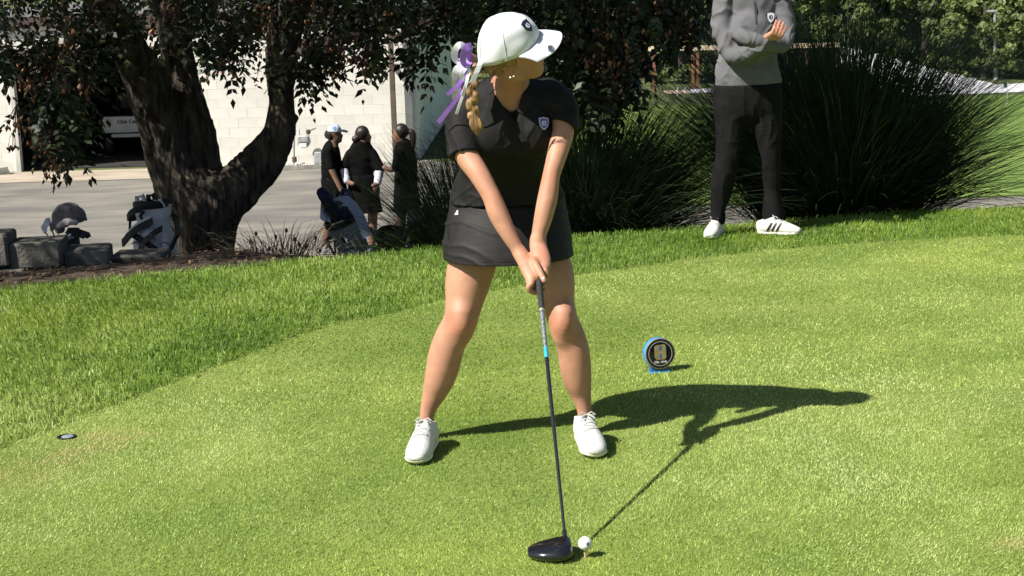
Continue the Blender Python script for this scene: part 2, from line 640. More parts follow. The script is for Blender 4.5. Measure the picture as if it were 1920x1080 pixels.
def W(s, h, dep=0.0):
    """s metres left of the corner, h above the wall's foot, dep into the building"""
    return WO - TR * s + NI * dep + np.array([0, 0, h])


WM = np.stack([-TR, NI, np.array([0, 0, 1.0])], 1)


def paint_wall(name, c1, c2, joint=False):
    m = mat(name, c1, c2, rough=.75, scale=1.2, detail=8, bump=.25, bscale=70)
    nt = m.node_tree
    b = [n for n in nt.nodes if n.type == 'BSDF_PRINCIPLED'][0]
    src = b.inputs['Base Color'].links[0].from_socket
    oi = nt.nodes.new('ShaderNodeObjectInfo'); mr = nt.nodes.new('ShaderNodeMapRange')
    mr.inputs[3].default_value = .93; mr.inputs[4].default_value = 1.04
    nt.links.new(oi.outputs['Random'], mr.inputs[0])
    mx = nt.nodes.new('ShaderNodeMix'); mx.data_type = 'RGBA'; mx.blend_type = 'MULTIPLY'; mx.inputs[0].default_value = 1
    nt.links.new(src, mx.inputs[6]); nt.links.new(mr.outputs[0], mx.inputs[7])
    nt.links.new(mx.outputs[2], b.inputs['Base Color'])
    return m


M_block = paint_wall('painted_block', (.62, .60, .54), (.70, .68, .62))
M_mortar = mat('painted_mortar', (.52, .505, .45), (.60, .58, .52), rough=.85, scale=4, bump=.3)
M_side = mat('painted_side_wall', (.60, .62, .60), (.68, .70, .68), rough=.8, scale=.8, detail=6, bump=.15, bscale=40)
M_trim = mat('weathered_trim', (.46, .45, .42), (.60, .58, .54), rough=.7, scale=3, stretch=(6, 6, 1))
M_brown = mat('brown_metal', (.085, .062, .048), (.12, .09, .07), rough=.55, scale=5)
M_fascia = mat('dark_fascia', (.06, .04, .035), (.09, .06, .05), rough=.7)
M_roof = mat('roof_felt', (.10, .10, .10), (.15, .15, .14), rough=.95, scale=6)
M_dark = mat('dark_interior', (.020, .019, .018), (.035, .033, .03), rough=.95, scale=2)  # near-black colour puts the gloom inside the doorway into walls and floor
M_greymetal = mat('grey_metal', (.32, .33, .33), (.42, .43, .43), rough=.5, metal=.3, scale=6)

gar = thing('garage_building', 'white painted block garage with a dark open doorway behind the big tree', 'building', W(5, 0))
CH, NC, LEN = 0.2, 15, 10.4
O1, O2, OH = 5.05, 8.28, 2.42         # the doorway
mb = MB()
for (s0, s1, h0, h1) in ((0, O1, 0, NC * CH), (O2, LEN, 0, NC * CH), (O1, O2, OH, NC * CH)):
    mb.box(W((s0 + s1) / 2, (h0 + h1) / 2, .105), (s1 - s0, .20, h1 - h0), M=WM)
fw = mb.build('front_wall', M_mortar, gar)
_bm = {}


def block_mesh(L):
    key = round(L, 2)
    if key not in _bm:
        b_ = MB().box((0, 0, 0), (key - .005, .10, CH - .005), bev=.003)
        _bm[key] = b_.mesh('block'); _bm[key].materials.append(M_block)
    return _bm[key]


WMat = Matrix([[WM[i][j] for j in range(3)] for i in range(3)]).to_4x4()
for r in range(NC):
    s = 0.0 if r % 2 == 0 else -.2
    while s < LEN - .01:
        a, b_ = max(s, 0), min(s + .4, LEN)
        s += .4
        segs = [(a, b_)]
        if (r + .5) * CH < OH:
            segs = []
            if a < O1 - .02: segs.append((a, min(b_, O1)))
            if b_ > O2 + .02: segs.append((max(a, O2), b_))
        for a2, b2 in segs:
            if b2 - a2 < .05: continue
            o = bpy.data.objects.new('block', block_mesh(b2 - a2))
            COL.objects.link(o); o.parent = fw
            c = W((a2 + b2) / 2, (r + .5) * CH, .0525 + rng.uniform(-.001, .001))
            o.matrix_local = Matrix.Translation(Vector(c)) @ WMat
MB().box(W(-.09 + .1, 1.5, 5.6), (.2, 10.7, 3.0), M=WM).build('side_wall', M_side, gar)
MB().box(W(LEN - .1, 1.5, 5.4), (.2, 10.2, 3.0), M=WM).build('far_side_wall', M_side, gar)
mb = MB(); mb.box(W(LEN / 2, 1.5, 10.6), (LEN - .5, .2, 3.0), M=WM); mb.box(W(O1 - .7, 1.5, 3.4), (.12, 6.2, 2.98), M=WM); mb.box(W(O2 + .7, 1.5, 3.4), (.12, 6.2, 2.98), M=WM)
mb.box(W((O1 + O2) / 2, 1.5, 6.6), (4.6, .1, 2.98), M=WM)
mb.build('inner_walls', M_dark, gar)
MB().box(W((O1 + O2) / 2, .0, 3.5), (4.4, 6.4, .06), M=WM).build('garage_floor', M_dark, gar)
rf = MB().box(W(LEN / 2, 3.10, 5.4), (LEN + .3, 11.0, .14), M=WM).build('roof', M_roof, gar)
MB().box(W(LEN / 2, 3.09, -.118), (LEN + .32, .03, .20), M=WM).build('fascia', M_fascia, rf)
mb = MB()
mb.box(W(O2 - .05, OH / 2, -.02), (.11, .16, OH), M=WM, bev=.006)
mb.build('door_jamb', M_trim, gar)
MB().box(W(O1 + .05, OH / 2, -.02), (.11, .16, OH), M=WM, bev=.006).build('door_jamb', M_trim, gar)
MB().box(W((O1 + O2) / 2, OH + .05, -.015), (O2 - O1 + .2, .15, .10), M=WM, bev=.006).build('door_header', M_fascia, gar)
dsp = MB().box(W(.365, 1.5, -.20), (.11, .07, 3.0), M=WM, bev=.012).build('downspout', M_brown, gar)
for h in (.5, 2.0):
    MB().box(W(.365, h, -.085), (.13, .16, .03), M=WM).build('bracket', M_brown, dsp)

# gravel strip and asphalt kerb along the wall's foot
mb = MB(); _rg = np.random.default_rng(3)
gp = []
for i in range(2200):
    s, dp = _rg.uniform(0.0, O1 - .1), _rg.uniform(-.95, -.02)
    gp.append(W(s, .03 + _rg.uniform(-.01, .02), dp))
gp = np.array(gp); gs = _rg.uniform(.012, .032, len(gp))
oct_ = np.array([[1, 0, 0], [-1, 0, 0], [0, 1, 0], [0, -1, 0], [0, 0, .7], [0, 0, -.7]], float)
of = np.array([[0, 2, 4], [2, 1, 4], [1, 3, 4], [3, 0, 4], [2, 0, 5], [1, 2, 5], [3, 1, 5], [0, 3, 5]])
V = (gp[:, None, :] + oct_[None] * gs[:, None, None] * _rg.uniform(.7, 1.3, (len(gp), 6, 1))).reshape(-1, 3)
Fs = (np.arange(len(gp))[:, None, None] * 6 + of[None]).reshape(-1, 3)
me = np_mesh('gravel', V, Fs)
set_color(me, np.repeat(_rg.uniform(.25, .62, (len(gp), 1)) * np.array([[1, .97, .9]]), 6, 0))
kind(link('gravel', me, mat('gravel_stone', (1, 1, 1), rough=.9, tint='tint')), 'stuff')
mb = MB().box(W(O1 / 2 - .2, .01, -.5), (O1 + .3, 1.0, .05), M=WM)
kind(mb.build('gravel_strip', M_gravel), 'structure')


def kerb(name, pts, w, h, label):
    prof = [(-w / 2, -.05), (-w / 2, h * .55), (-w * .28, h * .95), (0, h), (w * .28, h * .95), (w / 2, h * .55), (w / 2, -.05)]
    pts = [np.asarray(p, float) for p in pts]; V = []; F = []
    n = len(prof)
    for i, p in enumerate(pts):
        t = unit(pts[min(i + 1, len(pts) - 1)] - pts[max(i - 1, 0)]); sd = np.array([-t[1], t[0], 0])
        for a, b in prof:
            V.append(p + sd * a + np.array([0, 0, b]) + rng.normal(0, .006, 3))
    for i in range(len(pts) - 1):
        for k in range(n - 1):
            F.append((i * n + k, i * n + k + 1, i * n + n + k + 1, i * n + n + k))
    F.append(tuple(range(n))); F.append(tuple(range(len(V) - 1, len(V) - n - 1, -1)))
    o = MB().add(V, F).build(name, mat('kerb_asphalt', (.12, .115, .10), (.20, .19, .17), rough=.95, scale=9, bump=.6), None, True)
    return tag(o, label, 'kerb')


kerb('kerb', [W(s, -.02, -1.12) for s in np.linspace(-.5, O1 + .2, 26)], .24, .16, 'low grey kerb in front of the gravel strip below the gas meter')
kerb('kerb', [W(s, -.02, -.85 + .5 * max(0, 8.9 - s)) for s in np.linspace(8.3, 10.6, 14)], .34, .20, 'rounded dark kerb end at the left side of the garage doorway')

# gas meter on the wall
_mp = P(569, 266, 33.72)
gm = thing('gas_meter', 'grey gas meter on pipes fixed to the white block wall', 'gas meter', _mp)
M_meter = mat('meter_grey', (.30, .31, .31), (.40, .41, .40), rough=.5, scale=12)
mb = MB(); c = _mp
mb.lathe(c + np.array([0, .06, 0]), [(.02, -.16), (.115, -.15), (.135, -.10), (.135, .0), (.12, .05), (.05, .06)], 18, axis=(0, -1, 0))
mb.box(c + np.array([0, -.0, .06]), (.25, .17, .16), bev=.03)
bd = mb.build('meter_body', M_meter, gm, True)
MB().box(c + np.array([0, -.105, -.06]), (.15, .02, .09), bev=.008).build('dial_cover', mat('dial_white', (.75, .75, .74), rough=.3), bd)
mb = MB()
p0 = P(551, 306, 33.8); p1 = P(551, 243, 33.8)
mb.tube([p0, p1], .022, 8); mb.tube([p1, P(560, 243, 33.75), P(561, 256, 33.72)], .02, 8)
mb.tube([P(578, 256, 33.72), P(578, 246, 33.75), P(592, 240, 33.85)], .02, 8)
mb.build('pipe', M_greymetal, gm, True)
MB().lathe(P(552, 299, 33.8), [(.02, -.06), (.05, -.05), (.05, .05), (.02, .06)], 10).build('valve', M_brown, gm, True)
MB().lathe(P(578, 247, 33.74), [(.03, -.05), (.05, -.02), (.05, .03), (.02, .05)], 10).build('regulator', M_brown, gm, True)
ub = MB().box(P(596, 296, 33.75), (.16, .12, .24), bev=.01).build('utility_box', M_meter)
tag(ub, 'small grey utility box at the foot of the white wall behind the capped person', 'utility box')

# ---- utility cart inside the garage
cp = P(232, 236, 36.2)
fl = WO[2] + .03
ct = thing('utility_cart', 'parked utility cart with a pale lettered tailgate inside the dark garage', 'cart', (cp[0], 37.2, fl))
M_ctail = mat('cart_panel', (.48, .49, .48), (.56, .57, .56), rough=.45, scale=5)
M_cdark = mat('cart_dark', (.02, .02, .02), (.03, .03, .03), rough=.5)
MB().box((cp[0] + .12, 37.0, fl + .68), (1.22, 1.25, .30), bev=.03).build('cargo_bed', M_cdark, ct)
tgt = MB().box((cp[0] + .12, 36.30, fl + .70), (1.22, .05, .36), bev=.015).build('tailgate', M_ctail, ct)
MB().box((cp[0] + .20, 36.32, fl + .455), (1.02, .08, .08), bev=.012).build('bumper', M_ctail, ct)
me = place_mesh(text_mesh('Club Car', .115, .002, .003), (cp[0] + .06, 36.270, fl + .76), (1, 0, 0), (0, 0, 1), (0, -1, 0))
link('lettering', me, M_cdark, tgt)
for sx in (-.45, .69):
    for yy in (36.75, 38.7):
        w = MB().lathe((cp[0] + sx - .09, yy, fl + .24), [(.10, 0), (.21, .01), (.24, .05), (.24, .13), (.21, .17), (.10, .18)], 18, axis=(1, 0, 0)).build('wheel', M_cdark, ct, True)
MB().box((cp[0] + .12, 38.0, fl + .75), (1.1, .55, .3), bev=.06).build('seat', M_cdark, ct)
MB().box((cp[0] + .12, 37.75, fl + 1.1), (1.1, .12, .45), bev=.05).build('seat_back', M_cdark, ct)
MB().box((cp[0] + .12, 39.0, fl + .6), (1.15, .7, .5), bev=.1).build('front_cowl', M_cdark, ct)
MB().box((cp[0] + .12, 38.3, fl + 1.85), (1.2, 1.6, .06), bev=.02).build('canopy', M_cdark, ct)
for sx in (-.42, .66):
    MB().tube([(cp[0] + sx, 37.6, fl + .8), (cp[0] + sx, 37.6, fl + 1.83)], .018, 6).build('canopy_post', M_cdark, ct)

# ================================================================== RETAINING WALL
rw = thing('retaining_wall', 'stepped row of grey concrete wall blocks behind the mulch at the left edge', 'retaining wall', P(120, 520, 10.3))
M_rblock = mat('wall_block', (.075, .072, .062), (.15, .14, .12), rough=.95, scale=9, detail=8, bump=.9, bscale=45)


def rblock(px0, px1, py_top, Y, h, rz, dpt=.28):
    a, b_ = P(px0, py_top, Y), P(px1, py_top, Y)
    L = b_[0] - a[0] - .006
    me_ = MB().box((0, 0, 0), (L, dpt, h), bev=.012).mesh('block')
    co = np.array([v.co[:] for v in me_.vertices])
    co += .008 * np.stack([vnoise(co[:, 0] * 30 + px0, co[:, 1] * 30, co[:, 2] * 30, k) for k in (1, 2, 3)], 1)
    me_.vertices.foreach_set('co', co.astype(np.float32).ravel())
    o = link('block', me_, M_rblock, rw)
    ctr = (a + b_) / 2
    o.matrix_basis = Matrix.Translation(Vector((ctr[0], Y + dpt / 2, ctr[2] - h / 2))) @ Matrix.Rotation(rz, 4, 'Z')
    return o


rblock(-130, 9, 444, 10.15, .20, .03)
rblock(-60, 44, 507, 10.16, .18, .02)
rblock(11, 110, 456, 10.20, .165, .05)
rblock(44, 118, 505, 10.21, .17, .03)
rblock(112, 198, 470, 10.32, .16, .10)
rblock(119, 205, 516, 10.33, .15, .08)
rblock(202, 305, 480, 10.48, .15, .02)
rblock(206, 300, 522, 10.49, .15, .02)
rblock(309, 400, 492, 10.75, .10, -.08)


# ================================================================== THE BIG TREE
M_bark = mat('bark', (.030, .024, .018), (.115, .095, .072), rough=.95, scale=22, detail=10, bump=1.0, bscale=34, stretch=(1, 1, .16), bdist=.035, mid=(.4, .62))
M_leaf = mat('tree_leaf', (.85, .85, .85), (1.1, 1.1, 1.1), rough=.45, tint='tint', transl=.22, scale=3)
M_pod = mat('seed_pod', (.85, .85, .85), (1.1, 1.1, 1.1), rough=.7, tint='tint', transl=.3, scale=5)
TY = 14.0
tree = thing('rain_tree', 'large dark forked tree with brown seed pods in front of the white garage', 'tree', (P(385, 490, TY)[0], TY, zf(P(385, 490, TY)[0], TY)))


def prow(px, py, Y, rpx, ry=None):
    p = P(px, py, Y); m = 1 / pxm(p)
    return (p, rpx * m, (ry or rpx) * m)


sd = SDF(P(150, 590, TY - .8) + np.array([-.1, -.4, -.1]), P(640, -90, TY + .8) + np.array([.3, .9, .6]), .017)
sd.loft([prow(386, 580, TY, 78), prow(386, 520, TY, 64), prow(383, 480, TY, 56), prow(383, 430, TY, 55), prow(382, 385, TY, 60)], k=.03)
sd.loft([prow(383, 440, TY, 52), prow(358, 370, TY, 54), prow(330, 320, TY, 47), prow(303, 250, TY - .05, 40), prow(283, 180, TY - .15, 38), prow(256, 120, TY - .3, 34), prow(226, 60, TY - .45, 30), prow(190, -10, TY - .7, 27), prow(150, -80, TY - .9, 24)], k=.06)
sd.loft([prow(392, 400, TY + .06, 48), prow(380, 330, TY + .1, 38), prow(366, 260, TY + .12, 36), prow(346, 180, TY + .15, 34), prow(332, 110, TY + .2, 32), prow(322, 30, TY + .3, 30), prow(310, -80, TY + .5, 27)], k=.05)
sd.loft([prow(385, 440, TY, 50), prow(410, 385, TY, 47), prow(448, 345, TY, 43), prow(482, 313, TY, 40), prow(507, 280, TY, 34), prow(522, 245, TY, 28), prow(527, 200, TY, 26), prow(526, 140, TY, 29), prow(530, 90, TY, 30), prow(545, 20, TY - .1, 27), prow(570, -80, TY - .3, 24)], k=.07)
sd.loft([prow(545, 222, TY, 9), prow(554, 219, TY - .02, 7)], k=.03)
sd.loft([prow(455, 385, TY - .05, 9), prow(472, 378, TY - .1, 7), prow(478, 368, TY - .1, 5)], k=.04)
for a in range(7):
    an = a * .9 + .3
    sd.loft([(np.array([tree.location.x, TY, tree.location.z + .28]), .12, .12), (np.array([tree.location.x + .42 * math.cos(an), TY + .42 * math.sin(an), tree.location.z - .05]), .06, .06)], k=.1)


def barkd(x, y, z):
    an = x * 16 + y * 7
    w = vnoise(x * 6, y * 6, z * 2.5, 5) * 1.6
    f = np.abs(vnoise(x * 24 + w, y * 24, z * 3.2 + w, 1)) * .034 + vnoise(x * 5, y * 5, z * 3, 2) * .018 + vnoise(x * 55, y * 55, z * 12, 4) * .006
    return f - .012


sd.disp(barkd, .06)
trunk = sd.build('trunk', M_bark, tree)

# limbs running out into the crown
limbs = []
def limb(pts, r0, r1):
    pts = [np.asarray(p, float) for p in pts]
    MB().tube(pts, list(np.linspace(r0, r1, len(pts))), 8).build('branch', M_bark, tree, True)
    limbs.append(np.array(pts))

T0 = tree.location
limb([P(545, 20, TY), P(600, -60, TY - .6), P(760, -150, TY - 1.2), P(950, -170, TY - 1.5), P(1150, -150, TY - 1.7)], .13, .04)
limb([P(538, 100, TY), P(600, 78, TY - .2), P(690, 60, TY - .4), P(760, 30, TY - .6), P(850, 18, TY - .8)], .05, .022)
limb([P(740, 75, TY - .6), P(800, 40, TY - .8), P(840, 28, TY - .9), P(930, 20, TY - 1.1), P(1040, 40, TY - 1.3), P(1120, 80, TY - 1.4)], .035, .012)
limb([P(535, 150, TY), P(560, 128, TY - .2), P(600, 110, TY - .35)], .02, .008)
limb([P(190, -10, TY - .7), P(60, -80, TY - 1.2), P(-120, -150, TY - 1.8)], .12, .04)
limb([P(322, 30, TY + .3), P(330, -120, TY + .6), P(300, -300, TY + 1.4)], .13, .05)
limb([P(570, -80, TY - .3), P(600, -250, TY - .9), P(700, -420, TY - 1.6)], .11, .04)
limb([P(310, -80, TY + .5), P(200, -200, TY + 1.6), P(60, -260, TY + 3.0), P(-60, -270, TY + 4.2)], .10, .03)
limb([P(150, -80, TY - .9), P(120, -220, TY - 2.0), P(150, -330, TY - 3.0)], .10, .03)
limb([P(226, 60, TY - .45), P(180, 70, TY - 1.0), P(130, 110, TY - 1.3), P(90, 190, TY - 1.4), P(70, 260, TY - 1.45)], .035, .008)

# crown: compound leaves; the underside follows the hanging outline
_bx = [-400, -100, 0, 18, 40, 75, 95, 130, 190, 230, 260, 320, 380, 420, 470, 540, 580, 610, 650, 700, 735, 790, 815, 850, 900, 1000, 1060, 1130, 1185, 1208, 1300, 1335, 1360, 1420]
_by = [150, 150, 132, 60, 18, 18, 80, 165, 130, 95, 80, 72, 110, 128, 95, 130, 150, 120, 92, 98, 78, 70, 80, 45, 80, 120, 165, 200, 195, 80, 72, 30, -40, -160]


def ybot(px):
    return np.interp(px, _bx, _by)


def project(Pn):
    q = Pn - CAM
    w = q @ _F
    return 960 + FPX * (q @ CR) / w, 540 - FPX * (q @ CU) / w


CX, CY = T0.x + .1, TY


def crown_points(n, seed):
    r = np.random.default_rng(seed); out = []; tot = 0
    while tot < n:
        m = n * 3
        an = r.uniform(0, 2 * np.pi, m); rr = np.sqrt(r.uniform(0, 1, m))
        # an uneven plan: lobes pushed out to shade the grasses, people and mulch
        rad = 4.7 + 2.0 * np.maximum(np.cos(an - 2.25), 0) ** 3 + 1.1 * np.maximum(np.cos(an + .95), 0) ** 2 + 2.2 * np.maximum(np.cos(an + 2.25), 0) ** 3 + .3 * np.sin(5 * an)
        x = CX + rr * rad * np.cos(an); y = CY + rr * rad * np.sin(an) * .92
        top = 7.4 * np.sqrt(np.maximum(1 - rr ** 4, 0.03)) + .2
        low = .55 + np.clip((12.7 - y) * 1.1, 0, 2.4)  # front underside raised so the overhang shades the hanging leaves
        z = low + (top - low) * r.uniform(0, 1, m) ** 1.25
        p = np.stack([x, y, z], 1)
        px, py = project(p)
        okb = py < ybot(px) + r.normal(0, 12, m) - 30
        clump = vnoise(x * 1.1, y * 1.1, z * 1.1, 11) > -.38
        sx, sy = x + .815 * z, y + .49 * z
        turf = (sy > crest(sx) + .30) & ~((sx > .7) & (sx < 3.5) & (sy < 11.45))      # leaves that would shade the tee or the man are dropped
        p = p[okb & clump & turf]
        out.append(p); tot += len(p)
    return np.concatenate(out)[:n]


def compound_leaves(base, seed, ll=.30, nl=11, lw=.042, lh=.076, droop=.7):
    r = np.random.default_rng(seed); n = len(base)
    an = r.uniform(0, 2 * np.pi, n); el = -droop + r.normal(0, .45, n)
    d = np.stack([np.cos(an) * np.cos(el), np.sin(an) * np.cos(el), np.sin(el)], 1)
    side = np.stack([-np.sin(an), np.cos(an), np.zeros(n)], 1)
    nrm = np.cross(side, d)
    L = ll * r.uniform(.6, 1.25, n)
    V = []; 
    for i in range(nl):
        t = .25 + .75 * (i // 2) / ((nl - 1) / 2)
        sg = (1 if i % 2 else -1) if i < nl - 1 else 0
        pos = base + d * (L * t)[:, None] - np.array([0, 0, 1.0]) * (.10 * t * t)
        out = d * (.55 if sg else 1) + side * (sg * .85) + nrm * r.normal(0, .30, n)[:, None] - np.array([0, 0, .35])
        out /= np.linalg.norm(out, axis=1)[:, None]
        wd = np.cross(out, nrm + side * r.normal(0, .5, n)[:, None]); wd /= np.linalg.norm(wd, axis=1)[:, None] + 1e-9
        s = r.uniform(.5, 1.35, n)[:, None]
        a = pos; c = pos + out * lh * s
        m1 = pos + out * lh * .38 * s
        V.append(np.stack([a, m1 + wd * lw * .5 * s, c, m1 - wd * lw * .5 * s], 1))
    V = np.stack(V, 1)              # n, nl, 4, 3
    F = np.arange(n * nl * 4).reshape(-1, 4)
    return V.reshape(-1, 3), F, nl * 4


base = crown_points(25000, 21)
V, F, per = compound_leaves(base, 22, nl=9, ll=.27)
me = np_mesh('crown', V, F)
cl = np.array([[.024, .040, .014], [.034, .050, .017], [.020, .030, .013], [.050, .058, .020], [.040, .022, .016]])
ci = np.random.default_rng(5).choice(5, len(base), p=[.30, .22, .20, .08, .20])
set_color(me, np.repeat(cl[ci] * np.random.default_rng(6).uniform(.75, 1.25, (len(base), 1)), per, 0))
kind(link('crown', me, M_leaf, tree), 'stuff')

# sprays hanging below the crown line: (pixel, pixel, distance, count, spread px)
spray = [(70, 92, 12.6, 8, 14), (105, 120, 12.6, 30, 40), (125, 185, 12.8, 50, 50), (175, 105, 13, 40, 40), (110, 250, 12.5, 34, 42), (125, 285, 12.6, 20, 30),
         (75, 235, 12.5, 14, 30), (8, 125, 12.5, 16, 16), (395, 112, 12.9, 8, 14), (520, 150, 13.6, 10, 14), (575, 165, 13.5, 16, 16), (640, 120, 13, 10, 18), (590, 130, 13, 14, 16),
         (700, 120, 12.8, 12, 20), (765, 120, 12.6, 12, 14), (780, 95, 12.6, 5, 16), (802, 130, 12.5, 8, 10), (820, 60, 12.4, 8, 16), (735, 70, 12.8, 8, 16), (1140, 175, 12.3, 50, 50),
         (1270, 60, 12.3, 40, 40), (1110, 150, 12.2, 40, 50), (1220, 40, 12.2, 50, 60), (1090, 60, 12.2, 60, 70), (950, 40, 12.2, 60, 80), (1120, 215, 12.4, 22, 34)]
r_ = np.random.default_rng(31); bs = []
for px, py, Y, n, sp in spray:
    for _ in range(n):
        bs.append(P(px + r_.normal(0, sp * .5), py - 38 + r_.normal(0, sp * .5), Y + r_.normal(0, .25)))
bs = np.array(bs)
V, F, per = compound_leaves(bs, 33, ll=.24, nl=9)
me = np_mesh('hanging_sprays', V, F)
ci = r_.choice(5, len(bs), p=[.34, .26, .22, .12, .06])
set_color(me, np.repeat(cl[ci] * r_.uniform(.8, 1.3, (len(bs), 1)), per, 0))
kind(link('hanging_sprays', me, M_leaf, tree), 'stuff')

# papery seed pods in hanging panicles
pan = [(85, 275, 12.4, 46, 26), (60, 245, 12.4, 22, 20), (95, 320, 12.4, 18, 14), (30, 235, 12.4, 12, 12), (25, 275, 12.4, 6, 8), (125, 90, 12.3, 26, 20), (140, 65, 12.3, 10, 10), (150, 160, 12.3, 10, 14), (125, 160, 12.4, 14, 14), (165, 180, 12.4, 6, 8),
       (60, 160, 12.7, 40, 26), (80, 120, 12.7, 24, 18), (110, 140, 12.6, 16, 16), (285, 55, 13.2, 8, 6), (415, 125, 13, 16, 9), (395, 140, 13, 6, 8), (410, 90, 13, 10, 8), (428, 112, 13, 4, 3), (575, 85, 13.2, 10, 8),
       (635, 110, 12.9, 24, 16), (690, 115, 12.8, 60, 22), (700, 130, 12.8, 20, 12), (725, 40, 12.8, 20, 14), (630, 145, 12.9, 5, 8), (668, 152, 12.9, 2, 3), (640, 130, 12.9, 8, 8), (500, 40, 13.4, 24, 30), (600, 20, 13.2, 30, 40), (330, 30, 13.5, 20, 30),
       (1130, 60, 12.1, 40, 40), (1165, 100, 12.1, 50, 34), (1240, 35, 12.1, 36, 36), (1150, 140, 12.1, 40, 40), (1090, 100, 12.1, 30, 30), (1165, 150, 12.1, 40, 34), (1220, 20, 12.1, 30, 30), (1285, 45, 12.2, 20, 26), (1150, 195, 12.2, 20, 24), (1085, 30, 12.1, 24, 24), (1120, 120, 12.1, 24, 24)]
pc = []; pw = []; pcol = []
stems = MB()
for px, py, Y, n, sp in pan:
    top = P(px, py - sp * 1.6 - 18, Y)
    for _ in range(n):
        c = P(px + r_.normal(0, sp * .55), py + r_.normal(0, sp * .75), Y + r_.normal(0, .10))
        pc.append(c); pw.append(r_.uniform(.6, 1.15))
        pcol.append(np.array([[.44, .21, .11], [.56, .31, .18], [.30, .14, .08], [.64, .42, .27], [.16, .075, .05]])[r_.integers(0, 5)])
        if r_.uniform() < .4:
            stems.tube([top, (top * .4 + c * .6) + np.array([0, 0, .03]), c], .0025, 3, False)
pc = np.array(pc); n = len(pc)
pod = []
for k in range(6):
    a = k * math.pi / 3
    rr = .016 if k % 2 == 0 else .007
    pod.append([rr * math.cos(a), rr * math.sin(a), .002])
pod = np.array([[0, 0, .022]] + pod + [[0, 0, -.030]])
pf = np.array([[0, 1 + k, 1 + (k + 1) % 6] for k in range(6)] + [[7, 1 + (k + 1) % 6, 1 + k] for k in range(6)])
an = r_.uniform(0, 6.28, n); ca, sa = np.cos(an), np.sin(an)
pv = pod[None] * np.array(pw)[:, None, None] * 1.15
tl = r_.normal(0, .35, (n, 2))
X = pv[:, :, 0] * ca[:, None] - pv[:, :, 1] * sa[:, None] + pv[:, :, 2] * tl[:, :1]
Y_ = pv[:, :, 0] * sa[:, None] + pv[:, :, 1] * ca[:, None] + pv[:, :, 2] * tl[:, 1:]
V = (np.stack([X, Y_, pv[:, :, 2]], -1) + pc[:, None, :]).reshape(-1, 3)
F = (np.arange(n)[:, None, None] * 8 + pf[None]).reshape(-1, 3)
me = np_mesh('seed_pods', V, F)
set_color(me, np.repeat(np.array(pcol), 8, 0))
kind(link('seed_pods', me, M_pod, tree), 'stuff')
kind(stems.build('pod_stems', M_bark, tree), 'stuff')


# ================================================================== ORNAMENTAL GRASSES
M_blade = mat('grass_blade', (.85, .85, .85), (1.1, 1.1, 1.1), rough=.4, tint='tint', transl=.25, scale=2)


def arching(base_c, r0, n, length, spread, seed, seg=8, wid=.008, col=(.055, .085, .022), lean=(0, 0), az=None, up=.25):
    r = np.random.default_rng(seed)
    an = r.uniform(0, 2 * np.pi, n) if az is None else r.normal(az[0], az[1], n)
    rr = np.sqrt(r.uniform(0, 1, n)) * r0
    bp = np.stack([base_c[0] + rr * np.cos(an), base_c[1] + rr * np.sin(an), np.full(n, base_c[2])], 1)
    out = np.stack([np.cos(an + r.normal(0, .35, n)), np.sin(an + r.normal(0, .35, n))], 1)
    L = length * (1.12 - .57 * r.uniform(0, 1, n) ** 1.7)
    th0 = np.clip(r.normal(up, .2, n) + .45 * rr / max(r0, .01), .02, 1.15)   # start angle from vertical
    bend = spread * r.uniform(.45, 1.35, n)
    tw = r.normal(0, .4, n)
    pts = [bp]; p = bp.copy()
    for k in range(1, seg + 1):
        t = k / seg
        th = th0 + bend * t ** 1.6
        st = np.stack([np.sin(th) * out[:, 0] + lean[0] * t, np.sin(th) * out[:, 1] + lean[1] * t, np.cos(th)], 1)
        p = p + st * (L / seg)[:, None]
        pts.append(p)
    side = np.stack([-out[:, 1] * np.cos(tw) , out[:, 0] * np.cos(tw), np.sin(tw)], 1)
    V = []
    for k, q in enumerate(pts):
        w = wid * (1 - (k / seg) ** 2.2) * .5 + .0006
        V.append(np.stack([q - side * w, q + side * w], 1))
    V = np.stack(V, 1)            # n, seg+1, 2, 3
    m = (seg + 1) * 2
    f = np.array([[2 * k, 2 * k + 1, 2 * k + 3, 2 * k + 2] for k in range(seg)])
    F = (np.arange(n)[:, None, None] * m + f[None]).reshape(-1, 4)
    c = np.array(col)[None] * r.uniform(.65, 1.4, (n, 1)) * (1 + r.normal(0, .08, (n, 3)))
    return V.reshape(-1, 3), F, np.repeat(c, m, 0)


def tussock(label, sets):
    Vs, Fs, Cs, o = [], [], [], 0
    for s in sets:
        V, F, C = arching(**s)
        Vs.append(V); Fs.append(F + o); Cs.append(C); o += len(V)
    c0 = sets[0]['base_c']
    t = thing('ornamental_grass', label, 'grass clump', c0, 'tall ornamental grasses behind the tee')
    me = np_mesh('blades', np.concatenate(Vs), np.concatenate(Fs))
    set_color(me, np.concatenate(Cs))
    kind(link('blades', me, M_blade, t), 'stuff')
    MB().ell((c0[0], c0[1], c0[2] + .05), (sets[0]['r0'] * .9, sets[0]['r0'] * .9, .10)).build('crown_base', M_soil, t, True)
    return t


def gb(px, py, Y):
    p = P(px, py, Y)
    return np.array([p[0], Y, float(zf(p[0], Y))])


